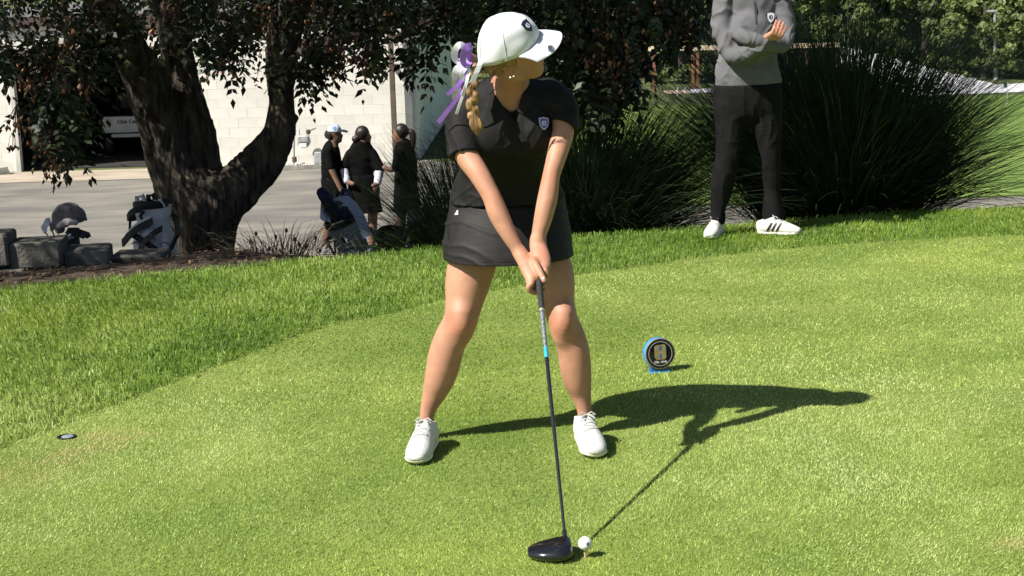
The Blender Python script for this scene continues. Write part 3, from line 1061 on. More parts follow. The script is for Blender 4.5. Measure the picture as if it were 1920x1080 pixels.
b1 = gb(1572, 410, 12.4)
DG = (.030, .053, .021)
tussock('huge dark green grass clump arching out to the right behind the standing man',
        [dict(base_c=b1, r0=.42, n=6400, length=1.76, spread=.62, seed=1, up=.06, col=DG, wid=.0062),
         dict(base_c=b1 + np.array([.04, -.1, 0]), r0=.36, n=2400, length=1.3, spread=.8, seed=2, up=.15, col=DG, wid=.0062),
         dict(base_c=b1 + np.array([.16, -.05, 0]), r0=.24, n=330, length=1.6, spread=1.1, seed=3, up=.38, az=(-.1, .45), col=DG, wid=.0058),
         dict(base_c=b1 + np.array([.12, .05, 0]), r0=.20, n=320, length=1.85, spread=.35, seed=14, up=.03, col=DG, wid=.0055),
         dict(base_c=b1 + np.array([-.30, .1, 0]), r0=.24, n=1300, length=1.55, spread=.4, seed=4, up=.04, col=DG, wid=.0062)])
b2 = gb(1110, 450, 12.1)
tussock('dark green grass clump filling the space between the golfer and the standing man',
        [dict(base_c=b2 + np.array([-.05, 0, 0]), r0=.38, n=5200, length=1.28, spread=.75, seed=5, up=.10, col=DG, wid=.0062),
         dict(base_c=b2 + np.array([-.02, -.12, 0]), r0=.34, n=2000, length=1.05, spread=1.0, seed=6, up=.25, col=DG, wid=.0062),
         dict(base_c=b2 + np.array([.15, -.1, 0]), r0=.2, n=240, length=1.3, spread=1.2, seed=7, up=.45, az=(0, .6), col=DG, wid=.0058)])
b3 = gb(862, 480, 12.3)
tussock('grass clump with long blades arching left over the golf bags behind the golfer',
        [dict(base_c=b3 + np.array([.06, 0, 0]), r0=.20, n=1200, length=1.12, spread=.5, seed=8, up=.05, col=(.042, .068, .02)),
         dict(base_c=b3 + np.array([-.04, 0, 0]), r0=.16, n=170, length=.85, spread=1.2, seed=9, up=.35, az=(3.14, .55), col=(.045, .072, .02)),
         dict(base_c=b3 + np.array([-.02, -.3, 0]), r0=.14, n=80, length=.62, spread=1.5, seed=10, up=.45, az=(3.5, .6), col=(.11, .18, .04))])  # last set brighter: sunlit blades put into the green

# dry flower stalks along the crest
r_ = np.random.default_rng(44)
M_stalk = mat('dry_stalk', (.045, .035, .022), (.08, .06, .04), rough=.9)
specs = [(470, 452), (480, 438), (505, 466), (517, 444), (537, 432), (545, 470), (552, 448), (561, 458), (575, 462), (592, 446), (458, 470), (600, 470), (525, 470)]
wd = thing('dry_weed', 'dark dry weed stalks standing along the turf edge between trunk and golf bag', 'weeds', gb(530, 490, 10.9))
for i, (px, py) in enumerate(specs):
    y0 = 10.9 + r_.normal(0, .12); b = gb(px + r_.normal(0, 8), 500, y0); tp = P(px, py, y0 + .05)
    m_ = (b + tp) / 2 + r_.normal(0, .015, 3)
    st = MB().tube([b, m_, tp], [.004, .003, .002], 5, False).build('stalk', M_stalk, wd)
    MB().ell(tp, (.011, .011, .017), None, 6, 4).build('seed_head', M_stalk, st)
V, F, C = arching(gb(530, 490, 10.9), .5, 240, .30, 1.2, 77, 4, .004, (.07, .06, .03))
V[:, 1] = (V[:, 1] - 10.9) * .35 + 10.95
me = np_mesh('dry_tuft', V, F); set_color(me, C)
kind(link('dry_tuft', me, M_blade, wd), 'stuff')


# ================================================================== TURF BLADES
M_turf = mat('turf_blade', (.95, .95, .95), (1.05, 1.05, 1.05), rough=.42, tint='tint', transl=.34, scale=30, spec=.25)


def turf(name, n, sampler, hgt, wid, seed, palette, lean=.8, seg2=False, patch=None):
    r = np.random.default_rng(seed)
    x, y = sampler(r, n); n = len(x)
    z = zf(x, y) + .003
    hh = hgt * r.uniform(.55, 1.25, n); an = r.uniform(0, 6.283, n) 
    ln = np.abs(r.normal(0, lean, n))
    # grain: blades lie over a little in drifting directions
    gd = vnoise(x * .9, y * .9, None, seed + 3) * 3.0 + .6
    dx = np.cos(an) * ln + np.cos(gd) * .35; dy = np.sin(an) * ln + np.sin(gd) * .35
    d = np.stack([dx, dy, np.ones(n)], 1); d /= np.linalg.norm(d, axis=1)[:, None]
    sa = r.uniform(0, 6.283, n)
    s = np.stack([np.cos(sa), np.sin(sa), np.zeros(n)], 1); s = s - d * (s * d).sum(1)[:, None]
    s *= (wid * r.uniform(.6, 1.3, n) * .5 / (np.linalg.norm(s, axis=1) + 1e-6))[:, None]
    b = np.stack([x, y, z], 1)
    tip = b + d * hh[:, None]
    if seg2:
        mid = b + d * (hh * .55)[:, None] ; mid[:, 2] += hh * .08
        tip[:, 2] -= hh * .12
        V = np.stack([b - s, b + s, mid + s * .85, tip, mid - s * .85], 1); k = 5
        F3 = np.array([[0, 1, 2], [0, 2, 4], [4, 2, 3]])
    else:
        V = np.stack([b - s * 1.25, b + s * 1.25, tip], 1); k = 3
        F3 = np.array([[0, 1, 2]])
    F = (np.arange(n)[:, None, None] * k + F3[None]).reshape(-1, 3)
    pal = np.array(palette)
    base = vnoise(x * .8, y * .8, None, 3) * .5 + vnoise(x * 2.6, y * 2.6, None, 4) * .35 + vnoise(x * 9, y * 9, None, 9) * .25
    q = np.clip(.5 + base * .80 + r.normal(0, .20, n), 0, .999) * (len(pal) - 1)
    i0 = q.astype(int); f = (q - i0)[:, None]
    c = pal[i0] * (1 - f) + pal[np.minimum(i0 + 1, len(pal) - 1)] * f
    c = c * r.uniform(.72, 1.3, (n, 1))
    lime = np.clip(vnoise(x * .75 + 5, y * 1.1, None, 17) * 1.6 - .2, 0, 1)[:, None] * .45
    c = c * (1 - lime) + c * np.array([[1.10, 1.03, .55]]) * lime
    if patch is not None:
        c = patch(x, y, c, r)
    me = np_mesh(name, V.reshape(-1, 3), F)
    set_color(me, np.repeat(c, k, 0))
    return kind(link(name, me, M_turf), 'stuff')


def wedge(r, n, y0, y1, power=1.0, m=1.08):
    y = y0 + (y1 - y0) * r.uniform(0, 1, n) ** power
    x = r.uniform(-1, 1, n) * (.312 * y * m + .05)
    return x, y


SPR = G(125, 822)
STRAW = [(G(205, 822)[:2], .15, .10), (G(150, 845)[:2], .16, .10), (G(95, 868)[:2], .17, .11), (G(30, 895)[:2], .2, .13)]
BARE = G(1905, 1022)[:2]


def straw_patch(x, y, c, r):
    w = np.zeros(len(x))
    for (p, rx, ry) in STRAW:
        w = np.maximum(w, np.exp(-((x - p[0]) / rx) ** 2 - ((y - p[1]) / ry) ** 2))
    w2 = np.exp(-((x - BARE[0]) / .07) ** 2 - ((y - BARE[1]) / .05) ** 2)
    w = np.clip(np.maximum(w * (.85 + .5 * vnoise(x * 14, y * 14, None, 8)), w2) + r.normal(0, .12, len(x)), 0, 1)[:, None]
    return c * (1 - w) + np.array([[.66, .58, .28]]) * r.uniform(.7, 1.2, (len(x), 1)) * w


TEE_PAL = [(.165, .270, .050), (.250, .365, .070), (.330, .450, .105), (.42, .53, .155), (.52, .61, .24)]
ROUGH_PAL = [(.085, .165, .020), (.140, .238, .031), (.212, .310, .052), (.33, .42, .12)]


def s_near(r, n):
    x, y = wedge(r, n, 4.25, 6.4)
    k = (y < fringe(x)) & (np.hypot((x - SPR[0]) / .040, (y - SPR[1]) / .036) > 1)
    return x[k], y[k]


def s_far(r, n):
    x, y = wedge(r, n, 6.4, 10.2)
    k = y < fringe(x)
    return x[k], y[k]


def s_rough(r, n):
    x, y = wedge(r, n, 5.4, 11.0)
    k = (y > fringe(x) - .01 + r.normal(0, .012, n)) & (y < crest(x) + r.normal(0, .03, n)) & (np.hypot((x - SPR[0]) / .040, (y - SPR[1]) / .036) > 1)
    return x[k], y[k]


turf('tee_grass_near', 255000, s_near, .0115, .0026, 101, TEE_PAL, 1.3, patch=straw_patch)
turf('tee_grass_far', 200000, s_far, .0135, .0038, 102, TEE_PAL, 1.3, patch=straw_patch)
def s_side(r, n):
    y = r.uniform(3.6, 10.6, n); e = .337 * y + .05
    x = np.where(r.uniform(0, 1, n) < .5, -1, 1) * (e + r.uniform(0, 1, n) ** 1.3 * 1.7)
    k = y < fringe(x)
    return x[k], y[k]


def s_front(r, n):
    y = r.uniform(3.2, 4.25, n); x = r.uniform(-1, 1, n) * 1.9
    return x, y


def s_rside(r, n):
    y = r.uniform(5.0, 11.4, n); e = .337 * y + .05
    x = np.where(r.uniform(0, 1, n) < .5, -1, 1) * (e + r.uniform(0, 1, n) ** 1.3 * 1.7)
    k = (y > fringe(x)) & (y < crest(x))
    return x[k], y[k]


# the same turf carried on past the picture's edges
turf('tee_grass_sides', 120000, s_side, .015, .0046, 104, TEE_PAL, 1.3, patch=straw_patch)
turf('tee_grass_front', 40000, s_front, .013, .0040, 105, TEE_PAL, 1.3)
turf('rough_grass_sides', 50000, s_rside, .042, .0052, 106, ROUGH_PAL, .85, True)
turf('rough_grass', 220000, s_rough, .040, .0040, 103, ROUGH_PAL, .85, True)


# ================================================================== FAR TREES
M_fleaf = mat('far_leaf', (.85, .85, .85), (1.15, 1.15, 1.15), rough=.55, tint='tint', transl=.25, scale=.8)


def far_tree_mesh(seed, rad, hgt, nclump, nleaf, leaf, col, low=.0):
    r = np.random.default_rng(seed)
    an = r.uniform(0, 6.283, nclump); u = r.uniform(0, 1, nclump)
    hz = low + (hgt - low) * u
    prof = np.sqrt(np.clip(np.sin(np.pi * (.12 + .86 * u)), 0, 1)) * (.75 + .35 * r.uniform(0, 1, nclump))
    rr = rad * prof * r.uniform(.55, 1.05, nclump)
    c = np.stack([rr * np.cos(an), rr * np.sin(an), hz], 1)
    cr_ = r.uniform(.35, .85, nclump) * rad * .32
    k = r.integers(0, nclump, nleaf)
    off = r.normal(0, 1, (nleaf, 3)); off /= np.linalg.norm(off, axis=1)[:, None]
    off *= (r.uniform(.2, 1, nleaf) ** .5)[:, None] * cr_[k][:, None] * np.array([1, 1, .65])
    p = c[k] + off
    p[:, 2] = np.maximum(p[:, 2], .05)
    d = off / (np.linalg.norm(off, axis=1)[:, None] + 1e-6) + r.normal(0, .7, (nleaf, 3)); d[:, 2] += .3
    d /= np.linalg.norm(d, axis=1)[:, None]
    a = np.cross(d, r.normal(0, 1, (nleaf, 3))); a /= np.linalg.norm(a, axis=1)[:, None]; b = np.cross(d, a)
    s = (leaf * r.uniform(.6, 1.3, nleaf))[:, None]
    V = np.stack([p - a * s, p - b * s * .55, p + a * s, p + b * s * .55], 1).reshape(-1, 3)
    me = np_mesh('crown', V, np.arange(nleaf * 4).reshape(-1, 4))
    cc = np.array(col)[None] * r.uniform(.6, 1.5, (nclump, 1))[k] * r.uniform(.8, 1.2, (nleaf, 1))
    set_color(me, np.repeat(cc, 4, 0))
    me.materials.append(M_fleaf)
    return me


ft = [far_tree_mesh(1, 3.6, 9.5, 90, 7500, .17, (.085, .125, .035), .2),
      far_tree_mesh(2, 4.0, 11, 90, 7500, .19, (.045, .075, .026), .3),
      far_tree_mesh(3, 2.3, 4.2, 50, 4600, .13, (.11, .14, .04), .0),
      far_tree_mesh(4, 3.2, 10, 80, 6500, .16, (.065, .10, .03), 1.6)]
tk = MB().tube([(0, 0, -.3), (.1, 0, 3), (0, .1, 8)], [.22, .16, .06], 8).mesh('trunk'); tk.materials.append(M_bark)
wood = [(1340, 66, 1, 'dark leafy tree far behind the man and the wooden rail', 1.0), (1440, 63, 0, 'light green leafy tree just right of the standing man, far behind', 1.0), (1530, 66, 3, 'mid green tree far behind the top of the right grass clump', 1.0),
        (1600, 70, 1, 'dark tall tree in the far wood right of the light green tree', 1.1), (1680, 62, 0, 'yellowish green tree above the left end of the white cover', .95), (1760, 66, 1, 'dark tree behind the middle of the white cover', 1.0),
        (1800, 61, 3, 'tall far tree with a bare lower trunk left of the light pole', .9), (1905, 60, 0, 'light green tree right of the light pole', .9), (1990, 63, 1, 'dark tree at the far right edge of the wood', 1.0),
        (1730, 60, 2, 'low bushy shrub above the white cover', .8), (1845, 58, 2, 'low shrub at the foot of the light pole', .8), (1925, 57, 2, 'low shrub above the right end of the white cover', .7),
        (1240, 66, 0, 'light green tree behind the left end of the wooden rail', .9), (1150, 68, 1, 'dark far tree hidden behind the hanging brown pods', 1.0), (1040, 66, 1, 'dark far tree behind the golfer cap', 1.0), (930, 68, 0, 'far tree just right of the garage side wall', 1.0),
        (1275, 61, 2, 'low bush behind the wooden rail posts', .55), (1330, 61, 2, 'low bush behind the rail beside the man', .6), (1490, 62, 2, 'low bush right of the standing man behind the rail', .7), (1580, 61, 2, 'low bush hidden behind the tall grass tips', .7)]
for i, (px, Y, v, lab, sc) in enumerate(wood):
    x = P(px, 150, Y)[0]; z = float(zlow(Y))
    t = thing('shrub' if v == 2 else 'leafy_tree', lab, 'shrub' if v == 2 else 'tree', (x, Y, z), 'far shrubs below the wood' if v == 2 else 'trees of the far wood')
    c = bpy.data.objects.new('crown', ft[v]); COL.objects.link(c); c.parent = t
    c.scale = (sc, sc, sc * (.9 + .2 * ((i * 37) % 10) / 10)); c.rotation_euler = (0, 0, i * 1.7)
    kind(c, 'stuff')
    k = bpy.data.objects.new('trunk', tk); COL.objects.link(k); k.parent = t; k.scale = (1, 1, sc * (.4 if v == 2 else 1))
# the wood beyond reads as one mass
nm = 26; r_ = np.random.default_rng(90); Vs = []; Fs = []; Cs = []; o_ = 0
for i in range(nm):
    x = -14 + i * 2.3 + r_.normal(0, .6); Y = 76 + r_.normal(0, 3)
    mm = far_tree_mesh(200 + i, 3.4, 12, 50, 2300, .30, [(.04, .065, .024), (.065, .10, .03), (.032, .055, .022)][i % 3], .0)
    co = np.zeros(len(mm.vertices) * 3, np.float32); mm.vertices.foreach_get('co', co); co = co.reshape(-1, 3) + np.array([x, Y, zlow(Y)])
    cl_ = np.zeros(len(mm.vertices) * 4, np.float32); mm.color_attributes[0].data.foreach_get('color', cl_)
    Vs.append(co); Fs.append(np.arange(len(co)).reshape(-1, 4) + o_); Cs.append(cl_.reshape(-1, 4)[:, :3]); o_ += len(co)
    bpy.data.meshes.remove(mm)
me = np_mesh('far_wood', np.concatenate(Vs), np.concatenate(Fs)); set_color(me, np.concatenate(Cs))
kind(link('far_wood', me, M_fleaf), 'stuff')


# ================================================================== PEOPLE
from mathutils.bvhtree import BVHTree

M_skin = mat('skin', (.375, .185, .115), (.465, .245, .160), rough=.56, scale=11, detail=8, mid=(.3, .7), tint='tint', sss=.12, spec=.35, bump=.04, bscale=260)
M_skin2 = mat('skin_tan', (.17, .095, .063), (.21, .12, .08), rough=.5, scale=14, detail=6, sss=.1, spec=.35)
M_blackknit = mat('black_knit', (.0100, .0094, .0096), (.0145, .0136, .0136), rough=.7, scale=20, spec=.16, bump=.12, bscale=900)
M_shadeknit = mat('black_knit_shade', (.005, .005, .005), (.008, .0078, .0078), rough=.9, scale=20, spec=.05)  # darker copy of the knit, tree shade put into the cloth colour
M_skirt = mat('black_skirt', (.0110, .0100, .0098), (.0165, .0150, .0146), rough=.62, scale=20, spec=.22, bump=.08, bscale=700)
M_white = mat('white_fabric', (.60, .62, .66), (.68, .69, .72), rough=.7, scale=9, bump=.12, bscale=500)
M_shoe = mat('white_shoe', (.52, .52, .51), (.62, .62, .61), rough=.6, scale=18, bump=.25, bscale=220)
M_sole = mat('cream_sole', (.62, .58, .42), (.74, .72, .62), rough=.6, scale=14)
M_lace = mat('lace', (.36, .35, .32), (.46, .45, .42), rough=.85, scale=60)
M_hair = mat('blond_hair', (.115, .062, .024), (.34, .205, .085), rough=.42, scale=55, detail=8, stretch=(1, 1, .15), bump=.6, bscale=110)
M_hairdark = mat('dark_hair', (.012, .008, .006), (.03, .02, .014), rough=.4, scale=40, stretch=(1, 1, .2), bump=.5, bscale=90)
M_purple = mat('purple_ribbon', (.24, .10, .50), (.34, .17, .62), rough=.3, scale=10, spec=.6)
M_lav = mat('white_ribbon', (.68, .67, .76), (.80, .79, .86), rough=.3, scale=10, spec=.6)
M_navy = mat('navy_badge', (.018, .020, .055), (.026, .028, .075), rough=.6)
M_bwhite = mat('badge_white', (.72, .72, .76), rough=.6)
M_purpleb = mat('badge_purple', (.16, .12, .42), rough=.6)
M_silver = mat('silver', (.62, .62, .62), rough=.25, metal=1.0)
M_pearl = mat('pearl', (.8, .78, .74), rough=.15, spec=.7)
M_eye = mat('eye_white', (.7, .68, .66), rough=.2)


def rw_(xl, xr, y, Y, ratio=1.0, f=1.0):
    c = P((xl + xr) / 2, y, Y); a = (xr - xl) / 2 / pxm(c) * f
    return (c, a, a * ratio)


def rc(px, py, Y, r, ratio=1.0):
    c = P(px, py, Y); a = r / pxm(c)
    return (c, a, a * ratio)


def bvh(o):
    me = o.data
    return BVHTree.FromPolygons([v.co for v in me.vertices], [p.vertices[:] for p in me.polygons])


def hit(tree_, px, py):
    d = Vector(ray(px, py)).normalized()
    loc, nrm, _, _ = tree_.ray_cast(Vector(CAM), d)
    if loc is None:
        return None, None
    if nrm.dot(d) > 0: nrm = -nrm
    return np.array(loc), np.array(nrm)


def decal_frame(n, up):
    n = unit(n); ey = unit(np.asarray(up) - n * (np.asarray(up) @ n)); ex = np.cross(ey, n)
    return ex, ey, n


SHIELD = [(-.5, .55), (-.25, .6), (0, .66), (.25, .6), (.5, .55), (.5, .1), (.42, -.25), (.22, -.52), (0, -.68), (-.22, -.52), (-.42, -.25), (-.5, .1)]


def shield(parent, c, n, up, size, rim, field, ink, letters='HC'):
    ex, ey, nn = decal_frame(n, up)
    def poly(sc, off):
        return [c + ex * (x * size * sc) + ey * (y * size * sc) + nn * off for x, y in SHIELD]
    b = MB().prism(poly(1.18, .0005), nn * .0025).build('badge', rim, parent)
    MB().prism(poly(1.0, .001), nn * .0030).build('badge_field', field, b) if parent.parent is None else MB().prism(poly(1.0, .001), nn * .0030).build('badge_field', field, parent)
    tgt = b if parent.parent is None else parent
    for ch, dx, dy, sz in ((letters[0], .06, .0, .62), (letters[1], -.05, -.02, .80)):
        me = place_mesh(text_mesh(ch, size * sz, .0003, size * .012), c + ex * dx * size + ey * dy * size + nn * .0045, ex, ey, nn)
        link('letter', me, ink, tgt)


# ------------------------------------------------------------------ the golfer
gol = thing('person', 'golfer in black polo and skirt with white cap addressing the ball', 'person', (P(950, 850, 5.9)[0], 5.9, 0))
LO = np.array([-.46, 5.28, -.02]); HI = np.array([.46, 6.36, 1.66])
body = SDF(LO, HI, .0045)
# legs
LL = [(440, 856, 942, 6.01), (470, 848, 940, 5.995), (497, 836, 934, 5.98), (530, 831, 923, 5.965), (560, 832, 911, 5.95), (585, 831, 903, 5.94), (607, 826, 896, 5.935), (632, 813, 881, 5.935), (660, 802, 871, 5.94), (688, 796, 864, 5.945),
      (712, 793, 854, 5.95), (735, 791, 840, 5.955), (757, 788, 825, 5.955), (778, 786, 816, 5.955), (800, 786, 815, 5.955), (830, 788, 818, 5.955)]
RL = [(440, 970, 1052, 6.01), (470, 978, 1062, 5.995), (500, 986, 1076, 5.98), (530, 998, 1081, 5.965), (560, 1009, 1080, 5.95), (585, 1019, 1083, 5.94), (610, 1027, 1090, 5.935), (632, 1036, 1100, 5.935), (660, 1043, 1108, 5.94), (688, 1047, 1111, 5.945),
      (712, 1054, 1111, 5.95), (736, 1067, 1110, 5.955), (760, 1078, 1110, 5.955), (780, 1082, 1111, 5.955), (800, 1083, 1112, 5.955), (830, 1084, 1114, 5.955)]
for leg in (LL, RL):
    body.loft([rw_(xl, xr, y, Y, 1.0 if y < 600 else (1.06 if 650 < y < 720 else 1.0), .915) for (y, xl, xr, Y) in leg], k=.02, sub=9)
for cx_, cy_ in ((866, 606), (1057, 606)):
    body.loft([rc(cx_, cy_ - 16, 5.884, 15), rc(cx_ - 1, cy_ + 4, 5.878, 16), rc(cx_ - 2, cy_ + 24, 5.896, 12)], k=.045)
# trunk
TOR = [(428, 872, 1036, 6.03, .55), (400, 856, 1052, 6.03, .60), (350, 866, 1044, 6.0, .62), (300, 876, 1036, 5.94, .64), (250, 874, 1038, 5.87, .64), (210, 876, 1036, 5.82, .58), (185, 890, 1028, 5.79, .5), (165, 915, 1005, 5.775, .55)]
body.loft([rw_(xl, xr, y, Y, q) for (y, xl, xr, Y, q) in TOR], k=.03)
body.loft([rc(955, 185, 5.79, 40, .8), rc(956, 165, 5.76, 31, .95), rc(957, 145, 5.72, 27.5, 1.0), rc(961, 118, 5.66, 27, 1.05)], k=.035)
AR = [(872, 205, 5.80, 27), (870, 250, 5.755, 27), (875, 290, 5.72, 24.5), (898, 326, 5.67, 21.5), (920, 365, 5.635, 19.0), (935, 402, 5.615, 20.5), (953, 438, 5.595, 16.5), (972, 470, 5.58, 12.6), (980, 484, 5.575, 13)]
AL = [(1045, 185, 5.80, 26), (1056, 238, 5.75, 23), (1045, 288, 5.69, 20.5), (1034, 328, 5.655, 17.8), (1027, 370, 5.63, 20.2), (1018, 410, 5.61, 18.4), (1009, 446, 5.595, 14.2), (1009, 462, 5.59, 15)]
for arm in (AR, AL):
    body.loft([rc(q[0], q[1], q[2], q[3] * .93) for q in arm], k=.012, sub=8)

# club axis: grip butt to hosel
BUTT = P(1003, 456, 5.60); HOS = G(1060, 1012, .052)
CD = unit(HOS - BUTT)


def axis_at(py):
    lo_, hi_ = 0.0, 1.2
    for _ in range(40):
        m_ = (lo_ + hi_) / 2
        if topx(BUTT + CD * m_)[1] < py: lo_ = m_
        else: hi_ = m_
    return BUTT + CD * lo_


NU = unit(-_F - CD * (-_F @ CD)); RH = unit(CR - CD * (CR @ CD)); RH = unit(RH - NU * (RH @ NU))
# her right hand, lower on the grip, back of the hand to the left
def hrow(px, py, off, a_, q):
    c = axis_at(py); x0 = topx(c)[0]
    return (c + RH * ((px - x0) / pxm(c)) + NU * off, a_, a_ * q)


body.loft([rc(975, 474, 5.578, 12.8, .95), hrow(982, 486, .000, .0255, .80), hrow(990, 500, .006, .030, .66), hrow(996, 514, .006, .029, .62), hrow(999, 525, .004, .022, .66)], k=.014)
for j, py in enumerate((534, 524, 514, 504)):
    q = axis_at(py); e = j * .002
    pts = [q + RH * (-.026 + e) + NU * .010, q + RH * (-.036 + e) + NU * .000 + CD * .008, q + RH * (-.024 + e) - NU * .018 + CD * .014, q - NU * .026 + CD * .012, q + RH * .016 - NU * .019 + CD * .010]
    rr = [.0115, .0108, .0096, .0088, .0072]
    body.loft([(p, r, r) for p, r in zip(pts, rr)], k=.007, sub=3)
q = axis_at(520)
body.loft([hrow(1000, 496, .018, .014, 1.0), hrow(1007, 509, .024, .0135, 1.0), hrow(1014, 521, .024, .0115, .9), hrow(1021, 534, .019, .0092, .9)], k=.008, sub=4)
MB().ell(hrow(1019.5, 531, .0275, .01, 1)[0], (.0058, .0022, .0075), np.stack([RH, NU, CD], 1), 10, 6).build('thumb_nail', mat('nail', (.62, .40, .34), rough=.3, spec=.6), gol, True)
# her left hand, upper
body.loft([rc(1009, 452, 5.594, 14.2, .95), hrow(1010, 464, .004, .0275, .80), hrow(1013, 478, .008, .031, .66), hrow(1017, 491, .006, .030, .62), hrow(1021, 502, .002, .022, .66)], k=.014)
for j, py in enumerate((512, 502, 492, 482)):
    q = axis_at(py)
    pts = [q + RH * .024 + NU * .006, q + RH * .031 - NU * .004 + CD * .006, q + RH * .021 - NU * .019 + CD * .010, q - NU * .026 + CD * .008, q - RH * .014 - NU * .019]
    rr = [.0112, .0106, .0094, .0086, .0072]
    body.loft([(p, r, r) for p, r in zip(pts, rr)], k=.008, sub=3)

# head: forward, left, up
HU = unit((-.13, -.42, .90)); HF = np.array([.99, .0, -.14]); HF = unit(HF - HU * (HF @ HU)); HL = np.cross(HU, HF)
HB = np.stack([HF, HL, HU], 1)
HC = P(956, 87, 5.62)


def hp(f, l, u):
    return HC + HF * f + HL * l + HU * u


body.ell(hp(-.006, 0, .018), (.089, .072, .088), HB, .02)
body.ell(hp(.030, 0, -.045), (.066, .058, .072), HB, .03)
body.ell(hp(.038, 0, -.082), (.054, .047, .034), HB, .03)
body.ell(hp(.076, 0, -.104), (.020, .024, .018), HB, .022)
body.ell(hp(.074, 0, .012), (.017, .042, .016), HB, .02)
body.loft([(hp(.094, 0, .004), .008, .009), (hp(.113, 0, -.020), .010, .011), (hp(.118, 0, -.032), .013, .010)], u=HL, k=.010)
body.ell(hp(.093, 0, -.060), (.012, .022, .007), HB, .008)
body.ell(hp(.091, 0, -.072), (.012, .020, .007), HB, .008)
for sg in (-1, 1):
    body.ell(hp(.060, sg * .040, -.030), (.026, .022, .028), HB, .03)
    body.ell(hp(.006, sg * .050, -.078), (.022, .012, .018), HB, .03)
    body.ell(hp(.108, sg * .011, -.031), (.009, .008, .007), HB, .006)
    body.ell(hp(.092, sg * .031, -.004), (.016, .015, .010), HB, .004, 'sub')
    body.ell(hp(-.010, sg * .071, -.044), (.018, .010, .030), HB, .006)
    body.ell(hp(-.005, sg * .082, -.040), (.010, .007, .018), HB, .002, 'sub')
bo = body.build('body', M_skin, gol)


def blush(o, spots):
    """natural redness of knees, elbows, knuckles and cheeks"""
    n = len(o.data.vertices); co = np.zeros(n * 3, np.float32); o.data.vertices.foreach_get('co', co); co = co.reshape(-1, 3)
    c = np.ones((n, 3))
    for p_, r_q, a_ in spots:
        w = np.exp(-((co - np.asarray(p_)) ** 2).sum(1) / r_q ** 2)[:, None] * a_
        c = c * (1 - w) + c * np.array([[1.06, .74, .70]]) * w
    m_ = (1 + .07 * vnoise(co[:, 0] * 45, co[:, 1] * 45, co[:, 2] * 45, 6) + .05 * vnoise(co[:, 0] * 16, co[:, 1] * 16, co[:, 2] * 16, 7))[:, None]
    set_color(o.data, c * m_)


blush(bo, [(P(866, 612, 5.87), .042, .6), (P(1057, 610, 5.87), .042, .6), (P(992, 510, 5.55), .05, .7), (P(1016, 488, 5.57), .05, .7), (P(1028, 335, 5.64), .04, .6), (P(918, 372, 5.62), .04, .4), (hp(.07, -.05, -.03), .03, .6), (hp(-.01, -.08, -.044), .025, .9), (P(962, 200, 5.68), .06, .5)])
for sg in (-1, 1):
    MB().ell(hp(.076, sg * .031, -.004), (.0125, .0125, .0125), HB, 12, 8).build('eye', M_eye, gol, True)
MB().ell(hp(.0965, 0, -.066), (.0105, .0245, .0085), HB, 14, 8).build('lips', mat('lips', (.42, .15, .13), rough=.4), gol, True)


# polo shirt
def copy_into(dst, src, k=.02):
    dst.merge((slice(None),) * 3, src.d, k, 'add')


SLO = np.array([-.36, 5.46, .74]); SHI = np.array([.36, 6.24, 1.46])
sh = SDF(SLO, SHI, .0042)
SR = [(432, 838, 1072, 6.02, .73), (400, 839, 1066, 6.02, .72), (370, 847, 1056, 6.01, .70), (330, 862, 1044, 5.98, .68), (290, 868, 1042, 5.93, .70), (250, 866, 1046, 5.87, .70), (215, 866, 1048, 5.82, .66), (188, 876, 1044, 5.795, .56), (168, 900, 1022, 5.785, .54), (154, 928, 994, 5.775, .66)]
sh.loft([rw_(xl, xr, y, Y, q) for (y, xl, xr, Y, q) in SR], k=.02)
for px_ in (922, 998):
    sh.ell(P(px_, 258, 5.745), (.062, .05, .062), None, .07)
# folds across the trunk
def folds(seed, amp, sx, sz, ang):
    ca_, sa_ = math.cos(ang), math.sin(ang)
    def fn(x, y, z):
        u_ = x * ca_ + z * sa_; v_ = -x * sa_ + z * ca_
        w = vnoise(x * 5, y * 4, z * 5, seed + 7) * .5
        f = vnoise(u_ * sx + w, y * 4, v_ * sz + w * 2, seed)
        m_ = .5 + .5 * vnoise(x * 4.5, y * 3, z * 4.5, seed + 3)
        return amp * (np.abs(f) * 2 - .8) * m_
    return fn


def zlim(fn, z0, z1):
    def g(x, y, z):
        return fn(x, y, z) * np.clip((z1 - z) / .08, 0, 1) * np.clip((z - z0) / .05, 0, 1)
    return g


sl = SDF(SLO, SHI, .0042)
sl.loft([rc(892, 190, 5.80, 36, .95), rc(873, 220, 5.785, 38, .95), rc(868, 255, 5.752, 34, 1.0), rc(873, 292, 5.722, 31.5, 1.0), rc(880, 315, 5.70, 31, 1.0)], k=.01)
sl.cut(P(873, 291, 5.722), P(879, 318, 5.70) - P(871, 280, 5.735) + np.array([-.006, 0, 0]))
copy_into(sh, sl, .014)
sl = SDF(SLO, SHI, .0042)
sl.loft([rc(1022, 178, 5.80, 32, .95), rc(1046, 194, 5.785, 31, 1.0), rc(1056, 220, 5.765, 27.5, 1.0), rc(1056, 240, 5.745, 26.5, 1.0), rc(1052, 262, 5.72, 25, 1.0)], k=.01)
sl.cut(P(1057, 236, 5.747), unit(P(1050, 262, 5.72) - P(1056, 220, 5.765)) + np.array([-.25, 0, 0]))
copy_into(sh, sl, .014)
sh.disp(folds(11, .010, 16, 5, .75), .03)
